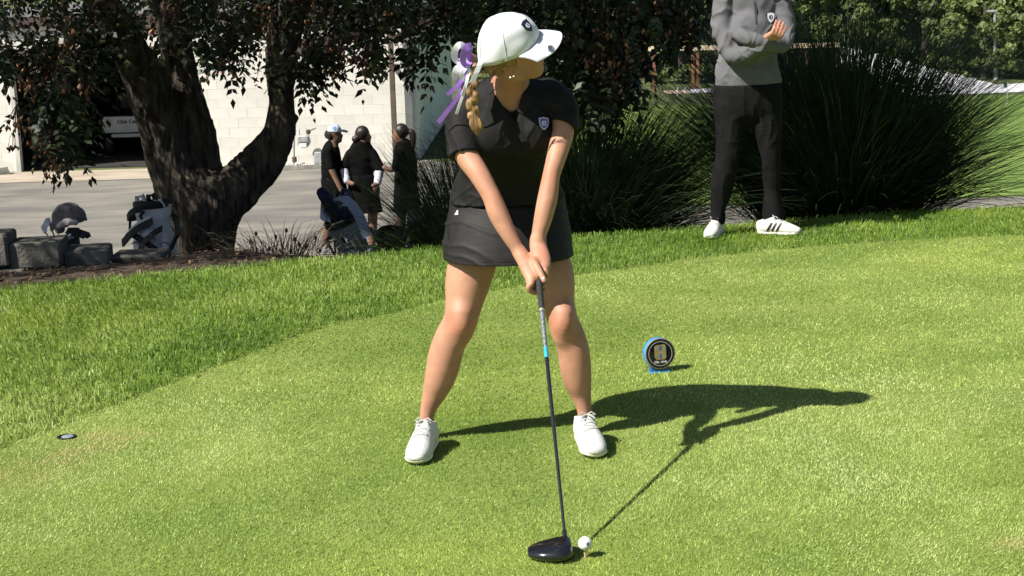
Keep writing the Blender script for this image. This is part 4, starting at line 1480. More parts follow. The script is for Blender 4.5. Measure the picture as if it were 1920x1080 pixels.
def crease(x, y, z):
    w = vnoise(x * 6, y * 5, z * 6, 81)
    u_ = x * .70 + z * .71; v_ = -x * .71 + z * .70
    r1 = 1 - np.abs(vnoise(u_ * 30 + w * 1.3, y * 3, v_ * 7 + w, 82)) * 2
    r2 = 1 - np.abs(vnoise(u_ * 8 + w, y * 3, v_ * 26 + w * 1.5, 83)) * 2
    m_ = np.clip(1.45 - z, 0, .25) * 4
    return (-.0065 * np.clip(r1, 0, 1) ** 2 * (vnoise(x * 5, y * 3, z * 5, 84) * .5 + .5) - .004 * np.clip(r2, 0, 1) ** 2 * (vnoise(x * 6, y * 3, z * 6, 85) * .5 + .5)) * m_ + .001
sh.disp(crease, .03)
# open neck: a V of skin, and the neck hole
sh.loft([(P(957, 120, 5.72), .066, .075), (P(957, 152, 5.735), .064, .075), (P(959, 176, 5.69), .046, .07), (P(964, 203, 5.66), .024, .07), (P(970, 228, 5.65), .004, .06)], k=.0, mode='sub')
sh.cut(P(950, 388, 5.85), (0.02, 0, -1))
sho = sh.build('polo_shirt', M_blackknit, gol)
bt_shirt = bvh(sho)

# collar leaves
for pts, w_ in (([(917, 160), (925, 169), (937, 181), (950, 196), (962, 214)], [.04, .046, .048, .044, .028]), ([(1006, 148), (1001, 162), (993, 178), (985, 194), (977, 212)], [.045, .05, .048, .042, .026])):
    path = []; sides = []
    for (a, b_) in pts:
        p, n_ = hit(bt_shirt, a, b_)
        q = P(a, b_, 5.70 - .0006 * (b_ - 150))
        path.append(np.array([q[0], q[1], q[2]]) if p is None else p - ray(a, b_) * .004)
    t_ = unit(path[-1] - path[0]); sd_ = unit(np.cross(t_, unit(-_F)))
    MB().strip(path, w_, [unit(sd_ + np.array([0, .15, 0]))] * len(path), .005).build('collar', M_blackknit, sho)
# placket, buttons, cuffs
path = []; nn_ = []
for (a, b_) in ((972, 228), (977, 245), (982, 265), (987, 288), (990, 310)):
    p, n_ = hit(bt_shirt, a, b_)
    path.append(p + n_ * .0015); nn_.append(np.cross(n_, CD))
MB().strip(path, .026, RH, .003).build('placket', M_blackknit, sho)
for (a, b_) in ((958, 215), (979, 263), (985, 300)):
    p, n_ = hit(bt_shirt, a, b_)
    MB().lathe(p + n_ * .002, [(.003, 0), (.0055, .001), (.0055, .003), (.003, .0035)], 12, axis=n_).build('button', mat('black_button', (.02, .02, .02), rough=.25), sho, True)
p, n_ = hit(bt_shirt, 1018, 233)
shield(sho, p + n_ * .005, unit(n_ * .5 - _F * .5), CU, .0290, M_bwhite, M_purpleb, M_bwhite)

# skirt
KLO = np.array([-.36, 5.66, .58]); KHI = np.array([.36, 6.36, 1.06])
sk = SDF(KLO, KHI, .0045)
KR = [(372, 850, 1060, 6.02, .66), (395, 843, 1064, 6.03, .69), (425, 836, 1069, 6.02, .74), (455, 831, 1073, 6.005, .78), (490, 828, 1077, 5.99, .80), (540, 824, 1084, 5.98, .80)]
sk.loft([rw_(xl, xr, y, Y, q) for (y, xl, xr, Y, q) in KR], k=.01)
HEMZ = P(945, 497, 5.82)[2]
def drape(x, y, z):
    w = vnoise(x * 6, y * 5, z * 6, 71)
    r1 = 1 - np.abs(vnoise(x * 4.0 + w * .5, y * 2, z * 30 + x * 7 + w * 1.5, 72)) * 2
    return -.0055 * np.clip(r1, 0, 1) ** 2 * (.35 + .65 * (vnoise(x * 5, y * 3, z * 5, 73) * .5 + .5)) + .001
sk.disp(drape, .03)
sk.disp(folds(35, .003, 14, 6, .35), .03)
sk.loft([rw_(xl + 4, xr - 4, y + 22, Y, q) for (y, xl, xr, Y, q) in KR[2:]] + [rw_(840, 1070, 600, 6.0, .74)], k=0, mode='sub')
sk.cut((0, 0, HEMZ), (0, 0, -1))
sko = sk.build('skirt', M_skirt, gol)
bt_skirt = bvh(sko)
# hem band stitched round the skirt
p, n_ = hit(bt_skirt, 858, 399)
ex, ey, nn = decal_frame(n_, CU)
lg = MB()
for k_, (x0, h0) in enumerate(((-.0105, .006), (-.0045, .0125), (.002, .019))):
    lg.prism([p + ex * (x0 + dx) + ey * dy + nn * .0012 for dx, dy in ((0, -.008), (.005, -.008), (.005 - h0 * .35, -.008 + h0), (-h0 * .35, -.008 + h0 * .82))], nn * .001)
lg.build('stripe_logo', M_white, sko)
path = []
for a, b_ in ((831, 478), (850, 484), (880, 490), (910, 492), (940, 492), (962, 490)):
    p, n_ = hit(bt_skirt, a, b_)
    if p is not None: path.append(p + n_ * .0008)
MB().tube(path, .0012, 5).build('hem_stitch', M_blackknit, sko)
path = []
for a, b_ in ((845, 402), (842, 425), (840, 450), (839, 478)):
    p, n_ = hit(bt_skirt, a, b_)
    if p is not None: path.append(p + n_ * .0008)
MB().tube(path, .0012, 5).build('side_seam', M_blackknit, sko)


# shoes
def shoe(toe_px, ang, parent, m_up, m_sole, m_lace, size=1.0, z0=.006, stripes=None, toe_dist=None, h=.0042):
    """toe at a pixel on the ground, pointing along angle ang (from -y towards +x)"""
    tp = G(*toe_px, z0) if toe_dist is None else np.array(toe_dist)
    f = np.array([math.sin(ang), -math.cos(ang), 0]); l = np.array([math.cos(ang), math.sin(ang), 0]); up = np.array([0, 0, 1.0])
    o0 = tp - f * .268 * size; o0[2] = z0
    def q(x, y, z): return o0 + (f * x + l * y + up * z) * size
    lo = np.minimum.reduce([q(-.03, -.08, -.01), q(-.03, .08, -.01), q(.3, -.08, .15), q(.3, .08, .15)]); hi = np.maximum.reduce([q(-.03, -.08, -.01), q(-.03, .08, .15), q(.3, -.08, .15), q(.3, .08, .15)])
    s_ = size
    a = SDF(lo, hi, h)
    a.loft([(q(.028, 0, .050), .030 * s_, .048 * s_), (q(.07, 0, .052), .036 * s_, .050 * s_), (q(.12, 0, .050), .039 * s_, .048 * s_), (q(.17, .002, .042), .043 * s_, .040 * s_), (q(.215, .003, .034), .043 * s_, .031 * s_), (q(.247, .002, .029), .034 * s_, .022 * s_)], u=l, k=.015)
    a.loft([(q(.058, 0, .05), .038 * s_, .046 * s_), (q(.058, 0, .080), .035 * s_, .044 * s_), (q(.056, 0, .104), .035 * s_, .042 * s_)], u=l, k=.02)
    a.loft([(q(.105, 0, .088), .020 * s_, .016 * s_), (q(.075, 0, .112), .024 * s_, .010 * s_), (q(.068, 0, .126), .022 * s_, .008 * s_)], u=l, k=.012)
    a.cut(q(.056, 0, .098), (-f * .30 + up))
    a.cut(q(.0, 0, .020), -up)
    a.loft([(q(.056, 0, .080), .029 * s_, .034 * s_), (q(.056, 0, .15), .030 * s_, .036 * s_)], u=l, k=0, mode='sub')
    uo = a.build('shoe', m_up, parent)
    b_ = SDF(lo, hi, h)
    b_.loft([(q(.022, 0, .016), .034 * s_, .018 * s_), (q(.08, 0, .015), .037 * s_, .017 * s_), (q(.14, 0, .014), .040 * s_, .015 * s_), (q(.19, .002, .014), .047 * s_, .015 * s_), (q(.225, .003, .016), .045 * s_, .015 * s_), (q(.252, .002, .019), .033 * s_, .013 * s_)], u=l, k=.01)
    b_.cut(q(0, 0, .034), up)
    b_.build('sole', m_sole, uo)
    t_ = bvh(uo)
    def on(x, y):
        p = q(x, y, .30); loc, nr, _, _ = t_.ray_cast(Vector(p), Vector((0, 0, -1)))
        return (None, None) if loc is None else (np.array(loc), np.array(nr))
    if m_lace:
        for i in range(5):
            x = .105 + i * .017; pth = []
            for y in (-.024, -.012, 0, .012, .024):
                p, n_ = on(x + y * (.25 if i % 2 else -.25), y)
                if p is not None: pth.append(p + np.array([0, 0, .002]))
            if len(pth) > 2: MB().tube(pth, .0028 * s_, 5).build('lace', m_lace, uo, True)
        p, n_ = on(.103, 0)
        if p is not None:
            for sg in (-1, 1):
                MB().tube([p + up * .003, p + l * sg * .016 * s_ + up * .012 - f * .002, p + l * sg * .030 * s_ + up * .004 + f * .008, p + l * sg * .018 * s_ + up * .003 + f * .012, p + up * .004], .0026 * s_, 5).build('lace_bow', m_lace, uo, True)
                MB().tube([p + up * .003, p + l * sg * .012 * s_ + f * .016 + up * .003, p + l * sg * .024 * s_ + f * .032 - up * .003], .0022 * s_, 5).build('lace_end', m_lace, uo, True)
    if stripes:
        for i in range(3):
            x = .085 + i * .028
            pth = []
            for dz in (.028, .045, .062, .078):
                o_ = q(x + dz * .55 - .03, stripes * .15, dz)
                loc, nr, _, _ = t_.ray_cast(Vector(o_), Vector(-l * stripes))
                if loc is not None: pth.append(np.array(loc) + l * stripes * .0015)
            if len(pth) > 1:
                MB().strip(pth, .013 * s_, f, .003).build('stripe', mat('stripe_black', (.012, .012, .013), rough=.5), uo)
    return uo


shoe((776, 875), -.18, gol, M_shoe, M_sole, M_lace, 1.05)
shoe((1118, 863), .13, gol, M_shoe, M_sole, M_lace, 1.05)
for cx_, y0_ in ((800, 800), (1097, 790)):      # ankle socks
    MB().tube([P(cx_ - 1, y0_ - 10, 5.955), P(cx_, y0_ + 8, 5.955)], [.030, .032], 20, False).build('sock', M_white, gol, True)

# hair, braid
hr = SDF(hp(-.16, -.13, -.16) - .05, hp(.10, .13, .12) + .05, .0045)
hr.ell(hp(-.016, 0, .002), (.084, .0765, .086), HB, .01)
hr.ell(hp(-.056, 0, -.055), (.042, .056, .036), HB, .03)
hr.ell(hp(-.012, -.066, -.012), (.030, .012, .022), HB, .02)
hr.cut(hp(.014, 0, 0), HF * 1.0 + HU * .2)
hr.cut(hp(.0, 0, .010), HU - HF * .25)
hr.disp(lambda x, y, z: .004 * vnoise(x * 20, y * 20, z * 110, 3) + .003 * vnoise(x * 60, y * 60, z * 200, 5), .02)
hro = hr.build('hair', M_hair, gol)
bp_ = [(890, 112, 5.66), (888, 128, 5.64), (885, 143, 5.625), (885, 158, 5.615), (886, 172, 5.61), (886, 186, 5.61), (887, 199, 5.61), (888, 210, 5.612)]
bd = SDF(P(850, 275, 5.5), P(935, 85, 5.78) + np.array([0, .1, .05]), .0034)
for i, (a, b_, Y) in enumerate(bp_):
    c = P(a, b_, Y); sgn = 1 if i % 2 else -1
    rr = .0160 if i > 1 else .020
    bd.ell(c + CR * sgn * .008, (rr, .0155, rr * 1.02), np.stack([unit(CR + CU * sgn * .6), -_F, unit(CU - CR * sgn * .6)], 1), .004)
    bd.ell(c - CR * sgn * .008 - CU * .012, (rr * .9, .0145, rr * .95), np.stack([unit(CR - CU * sgn * .6), -_F, unit(CU + CR * sgn * .6)], 1), .004)
for i, (dx, dy) in enumerate(((0, 36), (6, 34), (-5, 30), (11, 30), (4, 42))):
    bd.loft([rc(888, 213, 5.612, 4.5), rc(889 + dx * .5, 224, 5.605, 6), rc(890 + dx, 213 + dy * .75, 5.60, 5), rc(892 + dx * 1.3, 213 + dy, 5.60, 1.2)], k=.006)
bd.disp(lambda x, y, z: .0018 * vnoise(x * 260 + z * 60, y * 60, z * 40, 9), .02)
bd.build('braid', M_hair, hro)
MB().lathe(P(888, 211, 5.612) - CU * .004, [(.010, -.004), (.013, -.002), (.013, .002), (.010, .004)], 12, axis=CU).build('hair_tie', M_blackknit, hro, True)

# loose hairs at the nape
_rh = np.random.default_rng(12)
fw2 = MB()
for _ in range(20):
    a0, b0 = _rh.uniform(905, 945), _rh.uniform(122, 134)
    fw2.tube([P(a0, b0, 5.55), P(a0 - _rh.uniform(0, 8), b0 + _rh.uniform(6, 12), 5.555), P(a0 - _rh.uniform(-3, 14), b0 + _rh.uniform(14, 24), 5.57)], [.0008, .0007, .0004], 3, False)
kind(fw2.build('loose_hairs', M_hair, hro), 'stuff')
# ribbon bow
BC = P(882, 108, 5.665)
def smooth_path(p, sub):
    p = [np.asarray(q) for q in p]; n = len(p); o = []
    for i in range(n - 1):
        a, b_, c, d = p[max(i - 1, 0)], p[i], p[i + 1], p[min(i + 2, n - 1)]
        for t in np.arange(sub) / sub:
            o.append(.5 * (2 * b_ + (c - a) * t + (2 * a - 5 * b_ + 4 * c - d) * t * t + (3 * b_ - a - 3 * c + d) * t ** 3))
    return o + [p[-1]]


def ribbon(pts, w, m_, tw=None):
    pth = smooth_path([P(a, b_, Y) for a, b_, Y in pts], 5)
    if hasattr(w, '__len__'): w = list(np.interp(np.linspace(0, 1, len(pth)), np.linspace(0, 1, len(w)), w))
    n = len(pth); sides = []
    for i in range(n):
        t_ = unit(pth[min(i + 1, n - 1)] - pth[max(i - 1, 0)])
        s_ = np.cross(t_, -_F); s_ = unit(s_) * math.cos((tw or .5) * (i / n)) + np.array([0, -1.0, 0]) * math.sin((tw or .5) * (i / n))
        sides.append(s_)
    MB().strip(pth, w, sides, .0012).build('ribbon', m_, hro, True)


ribbon([(884, 110, 5.66), (874, 92, 5.63), (862, 84, 5.62), (853, 96, 5.63), (854, 112, 5.64), (868, 116, 5.65), (884, 112, 5.66)], .022, M_lav)
ribbon([(884, 112, 5.65), (878, 98, 5.62), (880, 86, 5.61), (872, 94, 5.60), (868, 112, 5.61), (874, 122, 5.62), (884, 114, 5.65)], .024, M_purple, .9)
ribbon([(884, 112, 5.66), (868, 122, 5.62), (856, 132, 5.61), (855, 148, 5.62), (866, 154, 5.64), (878, 140, 5.65), (884, 118, 5.66)], .026, M_lav, .7)
ribbon([(882, 116, 5.65), (872, 128, 5.61), (866, 140, 5.60), (872, 150, 5.61), (880, 136, 5.63), (884, 120, 5.65)], .016, M_lav, 1.2)
ribbon([(882, 120, 5.64), (874, 140, 5.62), (862, 156, 5.61), (850, 168, 5.60), (838, 178, 5.60)], .013, M_purple, .4)
ribbon([(880, 124, 5.64), (872, 150, 5.63), (860, 178, 5.64), (848, 196, 5.66), (836, 212, 5.68), (822, 230, 5.70)], [.012, .014, .014, .015, .016, .017], M_purple, .3)
ribbon([(882, 122, 5.64), (876, 148, 5.60), (870, 172, 5.60), (863, 192, 5.60), (856, 214, 5.60)], .010, M_lav, .5)
ribbon([(884, 122, 5.64), (878, 142, 5.61), (874, 160, 5.60), (866, 178, 5.60)], .012, M_lav, .9)

# cap
cap_r = []
CAPC = (-.004, 0, 0)
NPH, NTH = 48, 14


def rimu(ph): return -.008 + .030 * math.cos(ph)


def dome(ph, t, gro=0.0):
    cu_ = math.cos(t) ** .78; su = math.sin(t)
    bul = 1 + .03 * math.cos(ph) * math.sin(2 * t)
    f = (-.007 + (.111 + gro) * cu_ * math.cos(ph) * bul) ; l = (.087 + gro) * cu_ * math.sin(ph)
    u_ = rimu(ph) + (.116 - rimu(ph) + gro) * su ** .95
    # soft dents in the fabric
    d_ = .0035 * float(vnoise(np.array([ph * 3.0]), np.array([t * 4.0]), None, 12)[0]) * math.cos(t)
    return hp(f + d_ * math.cos(ph), l + d_ * math.sin(ph), u_)


V = []; F = []
for j in range(NTH + 1):
    t = (math.pi / 2 - .02) * j / NTH
    for i in range(NPH):
        V.append(dome(2 * math.pi * i / NPH, t))
for j in range(NTH):
    for i in range(NPH):
        k = (i + 1) % NPH
        F.append((j * NPH + i, j * NPH + k, (j + 1) * NPH + k, (j + 1) * NPH + i))
F.append(tuple(range(NTH * NPH, NTH * NPH + NPH)))
mbk = MB().add(V, F)
capo = mbk.build('cap', M_white, gol, True)
md = capo.modifiers.new('solid', 'SOLIDIFY'); md.thickness = .002; md.offset = -1
for i in range(6):
    ph = math.pi / 6 + i * math.pi / 3
    MB().tube([dome(ph, (math.pi / 2 - .04) * j / 12, .0004) for j in range(13)], .0013, 5, False).build('seam', mat('seam_grey', (.52, .55, .58), rough=.8), capo)
MB().lathe(dome(0, math.pi / 2 - .02), [(.008, -.002), (.008, .002), (.004, .004)], 10, axis=HU).build('button', M_white, capo, True)
V = []; F = []; NS, NV = 25, 8
for lay in (0, 1):
    for i in range(NS):
        s_ = -1 + 2 * i / (NS - 1); ph = s_ * R(74)
        inn = dome(ph, .02, -.001)
        of_ = .180 - .045 * s_ ** 2 - .040 * s_ ** 6; ol = s_ * .098; ou = rimu(0) - .006 - .030 * s_ ** 2
        out_ = hp(of_, ol, ou)
        for j in range(NV):
            v = j / (NV - 1)
            p = inn * (1 - v) + out_ * v + HU * (.006 * math.sin(math.pi * v))
            V.append(p - HU * (.0035 * lay))
for lay in (0, 1):
    o_ = lay * NS * NV
    for i in range(NS - 1):
        for j in range(NV - 1):
            q = (o_ + i * NV + j, o_ + (i + 1) * NV + j, o_ + (i + 1) * NV + j + 1, o_ + i * NV + j + 1)
            F.append(q[::-1] if lay == 0 else q)
for i in range(NS - 1):
    a = i * NV + NV - 1; b_ = (i + 1) * NV + NV - 1; o_ = NS * NV
    F.append((a, b_, b_ + o_, a + o_)[::-1])
vis = MB().add(V, F).build('visor', M_white, capo, True)
bt_cap = bvh(capo); bt_vis = bvh(vis)
p, n_ = hit(bt_cap, 988, 49)
shield(capo, p + n_ * .001, n_, HU - HF * .2, .029, M_navy, M_navy, M_bwhite, 'HC')
p, n_ = hit(bt_vis, 1032, 91)
if p is not None:
    MB().lathe(p, [(.0125, 0), (.0125, .002), (.010, .0035), (.0085, .002), (.006, .002)], 18, axis=n_).build('ball_marker', M_silver, capo, True)
MB().strip([P(903, 110, 5.545), P(899, 122, 5.54), P(893, 137, 5.54), P(886, 153, 5.545)], .021, unit(CR + CU * .35), .0025).build('strap', M_white, capo)
MB().ell(hp(-.006, -.083, -.072), (.0036,) * 3, None, 8, 6).build('earring', M_pearl, gol, True)
MB().ell(hp(.006, -.081, -.070), (.0036,) * 3, None, 8, 6).build('earring', M_pearl, gol, True)
bt_body = bvh(bo)
path = []
for a, b_ in ((926, 165), (932, 182), (942, 198), (953, 206), (962, 207), (970, 203), (976, 192), (980, 178)):
    p, n_ = hit(bt_body, a, b_)
    if p is not None: path.append(p + n_ * .0012)
if len(path) > 2:
    nk = MB().tube(path, .0009, 4, False).build('necklace', M_silver, gol)
    p, n_ = hit(bt_body, 961, 209)
    ex, ey, nn = decal_frame(n_, CU)
    MB().tube([p + nn * .002 + ex * x * .006 + ey * y * .006 for x, y in ((0, -1), (.9, .2), (.5, .9), (0, .4), (-.5, .9), (-.9, .2), (0, -1))], .0009, 4).build('pendant', M_silver, nk)

# ------------------------------------------------------------------ driver, ball, tee
clb = thing('golf_club', 'black driver held by the golfer with its head beside the ball', 'golf club', HOS)
M_grip = mat('grip_rubber', (.018, .018, .018), (.028, .028, .028), rough=.75, scale=80, bump=.4, bscale=300)
M_shaft = mat('shaft_black', (.012, .012, .013), rough=.18, spec=.6, coat=.5)
M_shaftg = mat('shaft_grey', (.16, .18, .20), (.30, .33, .36), rough=.3, metal=.5, scale=120, mid=(.45, .55))
M_teal = mat('shaft_teal', (.03, .30, .42), (.05, .40, .52), rough=.3, scale=40)
g1 = axis_at(580); g2 = axis_at(588); s1 = axis_at(652); s2 = axis_at(671)
MB().tube([axis_at(478), axis_at(482), g1], [.010, .0125, .0100], 16).build('grip', M_grip, clb, True)
MB().tube([g1, g1 * .5 + g2 * .5], .0098, 14).build('grip_ring', mat('ring_gold', (.55, .50, .36), rough=.3, metal=.6), clb, True)
MB().tube([g1 * .5 + g2 * .5, s1], [.0076, .0072], 14).build('shaft_upper', M_shaftg, clb, True)
MB().tube([s1, s2], [.0074, .0072], 14).build('shaft_band', M_teal, clb, True)
MB().tube([s2, HOS], [.0070, .0046], 14).build('shaft', M_shaft, clb, True)
MB().tube([HOS - CD * .035, HOS - CD * .03, HOS + CD * .03], [.0052, .0075, .0075], 14).build('ferrule', M_shaft, clb, True)
# head: crown to the left of the hosel, face towards the ball (image right)
hd = SDF(HOS + np.array([-.20, -.11, -.075]), HOS + np.array([.09, .11, .05]), .003)
hc = G(1046, 1046, .030)
hx = HOS[0]
M_head = mat('driver_head', (.008, .008, .009), rough=.16, spec=.6, coat=.6)
hcx = hx - .030
hd.ell((hcx - .004, HOS[1] - .018, .029), (.056, .058, .025), None, .01)
hd.ell((hcx + .022, HOS[1] - .012, .032), (.034, .058, .026), None, .02)
hd.ell((hcx - .040, HOS[1] - .014, .022), (.044, .034, .012), None, .03)
hd.cut((hcx + .050, HOS[1], .03), (1, .02, .17))
hd.loft([(HOS + CD * .035 + np.array([-.004, 0, 0]), .011, .011), (HOS - CD * .004, .0072, .0072)], k=.014)
hd.cut((0, 0, .006), (0, 0, -1))
ho = hd.build('club_head', M_head, clb)
MB().prism([np.array((hcx + .0440 - .17 * (z_ - .03), HOS[1] + y_, z_)) for y_, z_ in ((-.058, .022), (-.062, .033), (-.045, .046), (0, .051), (.035, .047), (.046, .036), (.040, .020), (0, .010), (-.04, .013))], (.0015, 0, .0003)).build('club_face', mat('face_grey', (.10, .10, .11), (.16, .16, .17), rough=.35, metal=.8, scale=60), ho)
bt_hd = bvh(ho)
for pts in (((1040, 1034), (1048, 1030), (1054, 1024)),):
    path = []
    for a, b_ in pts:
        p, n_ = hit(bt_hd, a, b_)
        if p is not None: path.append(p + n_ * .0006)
    if len(path) == 3: MB().tube(path, .0005, 4, False).build('crown_glint', M_silver, ho)  # silver line modelled as a highlight on the club head

BALLC = P(1097, 1019, 4.86)
_bz = .048
BALLC = CAM + ray(1097, 1019) * ((_bz - CAM[2]) / ray(1097, 1019)[2])
bl = thing('golf_ball', 'white golf ball sitting on a tee next to the driver head', 'golf ball', BALLC - np.array([0, 0, .0213]))
nu, nv = 64, 40
th, ph = np.meshgrid(np.linspace(0, np.pi, nv + 1), np.arange(nu) * 2 * np.pi / nu, indexing='ij')
N_ = np.stack([np.sin(th) * np.cos(ph), np.sin(th) * np.sin(ph), np.cos(th)], -1).reshape(-1, 3)
ii = np.arange(260); gz = 1 - 2 * (ii + .5) / 260; ga = ii * 2.39996
DC = np.stack([np.sqrt(1 - gz ** 2) * np.cos(ga), np.sqrt(1 - gz ** 2) * np.sin(ga), gz], 1)
dd = np.arccos(np.clip(N_ @ DC.T, -1, 1)).min(1)
rad = .02135 - .0006 * np.clip(1 - (dd / .10) ** 2, 0, 1)
F = []
for j in range(nv):
    for i in range(nu):
        k = (i + 1) % nu
        F.append((j * nu + i, (j + 1) * nu + i, (j + 1) * nu + k, j * nu + k))
bm_ = link('ball', np_mesh('ball', BALLC + N_ * rad[:, None], np.array(F), True), mat('ball_white', (.70, .71, .72), rough=.28, spec=.5), bl)
bt_ball = bvh(bm_)
p, n_ = hit(bt_ball, 1102, 1020)
ex, ey, nn = decal_frame(n_, CU)
me = place_mesh(text_mesh('H', .008, .0002, .0003), p + nn * .0006, ex, ey, nn)
link('mark', me, M_navy, bl)
MB().tube([p + nn * .0004 + ex * .0042 * math.cos(a) + ey * .0055 * math.sin(a) for a in np.linspace(0, 6.2832, 17)], .0006, 4, False).build('mark_ring', M_navy, bl)
tee = MB().lathe((BALLC[0], BALLC[1], 0), [(.0026, -.04), (.0028, .012), (.0050, .023), (.0070, .0275), (.0064, .0285), (.003, .0265)], 12).build('golf_tee', mat('tee_wood', (.60, .42, .28), (.72, .55, .38), rough=.6, scale=30), None, True)
tag(tee, 'small wooden golf tee holding up the white ball', 'tee')

# ------------------------------------------------------------------ tee marker
TM = G(1236, 698)
tm = thing('tee_marker', 'round blue tee marker with gold H emblem standing on the grass', 'tee marker', TM)
M_blue = mat('marker_blue', (.015, .085, .22), (.022, .11, .28), rough=.35, scale=14, coat=.3)
M_bluelt = mat('marker_rim_blue', (.045, .22, .52), (.06, .26, .58), rough=.35, scale=14, coat=.3)
M_gold = mat('marker_gold', (.30, .24, .11), (.40, .32, .16), rough=.4, metal=.5, scale=60)
M_mblack = mat('marker_black', (.010, .010, .012), rough=.35)
ms = pxm(TM)
tf = unit(np.array([.22, -1.0, .12])); tx = unit(np.cross(tf, (0, 0, 1.0))) * -1; tx = unit(np.cross((0, 0, 1.0), tf)) * 1.0
if tx @ CR < 0: tx = -tx
tz = np.cross(tx, tf); tz = tz if tz[2] > 0 else -tz
mc = TM + np.array([0, 0, 1]) * (36 / ms) + tz * .002
rd = 29.5 / ms
MB().lathe(mc - tf * .022, [(rd * .92, 0), (rd, .004), (rd, .036), (rd * .955, .040), (rd * .90, .040), (rd * .88, .034), (.002, .034)], 40, axis=tf).build('disc', M_bluelt, tm, True)
MB().lathe(mc - tf * .022, [(rd * .94, .0405), (rd * .94, .0415), (rd * .79, .0415), (rd * .79, .0405)], 40, axis=tf).build('black_ring', M_mblack, tm, True)
MB().lathe(mc - tf * .022, [(rd * .79, .0395), (rd * .79, .0425), (rd * .745, .0425), (rd * .745, .0395)], 40, axis=tf).build('inner_ring', mat('ring_steel', (.5, .5, .46), rough=.3, metal=.7), tm, True)
MB().lathe(mc - tf * .022, [(rd * .75, .034), (rd * .75, .0395), (.002, .0395)], 40, axis=tf).build('face', M_blue, tm, True)
MB().lathe(mc - tf * .022, [(rd * .99, .0385), (rd * .985, .0405), (rd * .945, .0418), (rd * .93, .0405)], 40, axis=tf).build('gold_ring', M_gold, tm, True)
MB().box(TM + np.array([0, .0, .012]), (36 / ms, .03, .036), M=np.stack([tx, -tf, tz], 1), bev=.003).build('foot', M_blue, tm)
MB().box(TM + np.array([0, -.004, .002]), (40 / ms, .04, .010), M=np.stack([tx, -tf, tz], 1), bev=.002).build('base_plate', M_bluelt, tm)
em = tm
ec = mc + tf * .0185 + tz * rd * .10
emb = MB(); w_, h_ = rd * .38, rd * .48
out = [(-w_, -h_ * .7), (-w_ * .7, -h_), (w_ * .7, -h_), (w_, -h_ * .7), (w_, h_ * .7), (w_ * .75, h_), (-w_ * .7, h_ * .92), (-w_, h_ * .7)]
emo = emb.prism([ec + tx * x + tz * z for x, z in out], tf * .003).build('emblem', M_gold, tm)
MB().box(ec + tf * .003 + tz * h_ * .52, (w_ * .34, .002, h_ * .55), M=np.stack([tx, -tf, tz], 1)).build('emblem_notch', M_blue, emo)
MB().box(ec + tf * .003 - tz * h_ * .52, (w_ * .34, .002, h_ * .55), M=np.stack([tx, -tf, tz], 1)).build('emblem_notch', M_blue, emo)
me = place_mesh(text_mesh('DEL VINE', rd * .20, .0004, rd * .006), mc + tf * .0185 - tz * rd * .53, tx, tz, tf)
link('lettering', me, mat('marker_letter', (.55, .55, .5), rough=.4), tm)

# sprinkler head sunk in the turf
sp = thing('sprinkler_head', 'grey sprinkler head sunk flush in the worn grass at left', 'sprinkler', SPR)
MB().lathe((SPR[0], SPR[1], .0), [(.034, 0), (.037, .008), (.032, .010), (.030, .0065), (.002, .0065)], 24).build('rim', M_mblack, sp, True)
MB().lathe((SPR[0] + .006, SPR[1] - .006, .001), [(.022, 0), (.023, .009), (.020, .011), (.012, .012), (.002, .012)], 24).build('cap', mat('sprinkler_grey', (.18, .21, .24), (.24, .27, .30), rough=.85, spec=.1, scale=30), sp, True)


# ================================================================== THE STANDING MAN
MY = 10.15
man = thing('person', 'man in grey quarter zip sweater standing with arms crossed', 'person', (P(1400, 430, MY)[0], MY, 0))
M_sweat = mat('grey_sweater', (.10, .10, .108), (.128, .128, .137), rough=.85, scale=3, spec=.2, bump=.03, bscale=500)
M_trous = mat('black_trousers', (.0055, .0055, .006), (.0085, .0082, .0082), rough=.8, scale=20, spec=.12, bump=.1, bscale=500)
M_shoe2 = mat('offwhite_shoe', (.58, .55, .50), (.68, .66, .62), rough=.7, scale=25, bump=.2, bscale=200)
mlo = np.array([P(1310, 200, MY)[0] - .05, 9.62, -.02]); mhi = np.array([P(1510, 200, MY)[0] + .05, 10.52, 2.0])
MH = P(1418, -78, 10.08)
mb_ = SDF(mlo, mhi, .007)
mb_.ell(MH + np.array([0, 0, .02]), (.075, .095, .10), None, .02)
mb_.ell(MH + np.array([0, -.03, -.055]), (.058, .066, .075), None, .03)
mb_.ell(MH + np.array([0, -.075, -.095]), (.025, .02, .02), None, .02)
mb_.loft([(MH + np.array([0, -.09, .0]), .009, .009), (MH + np.array([0, -.112, -.035]), .015, .012)], k=.012)
for sg in (-1, 1):
    mb_.ell(MH + np.array([sg * .075, .0, -.02]), (.009, .018, .03), None, .008)
    mb_.ell(MH + np.array([sg * .032, -.092, -.005]), (.014, .014, .010), None, 0, 'sub')
mb_.loft([(MH + np.array([0, .015, -.06]), .058, .06), (MH + np.array([0, .03, -.16]), .062, .062), (P(1410, 10, MY), .10, .07)], k=.03)
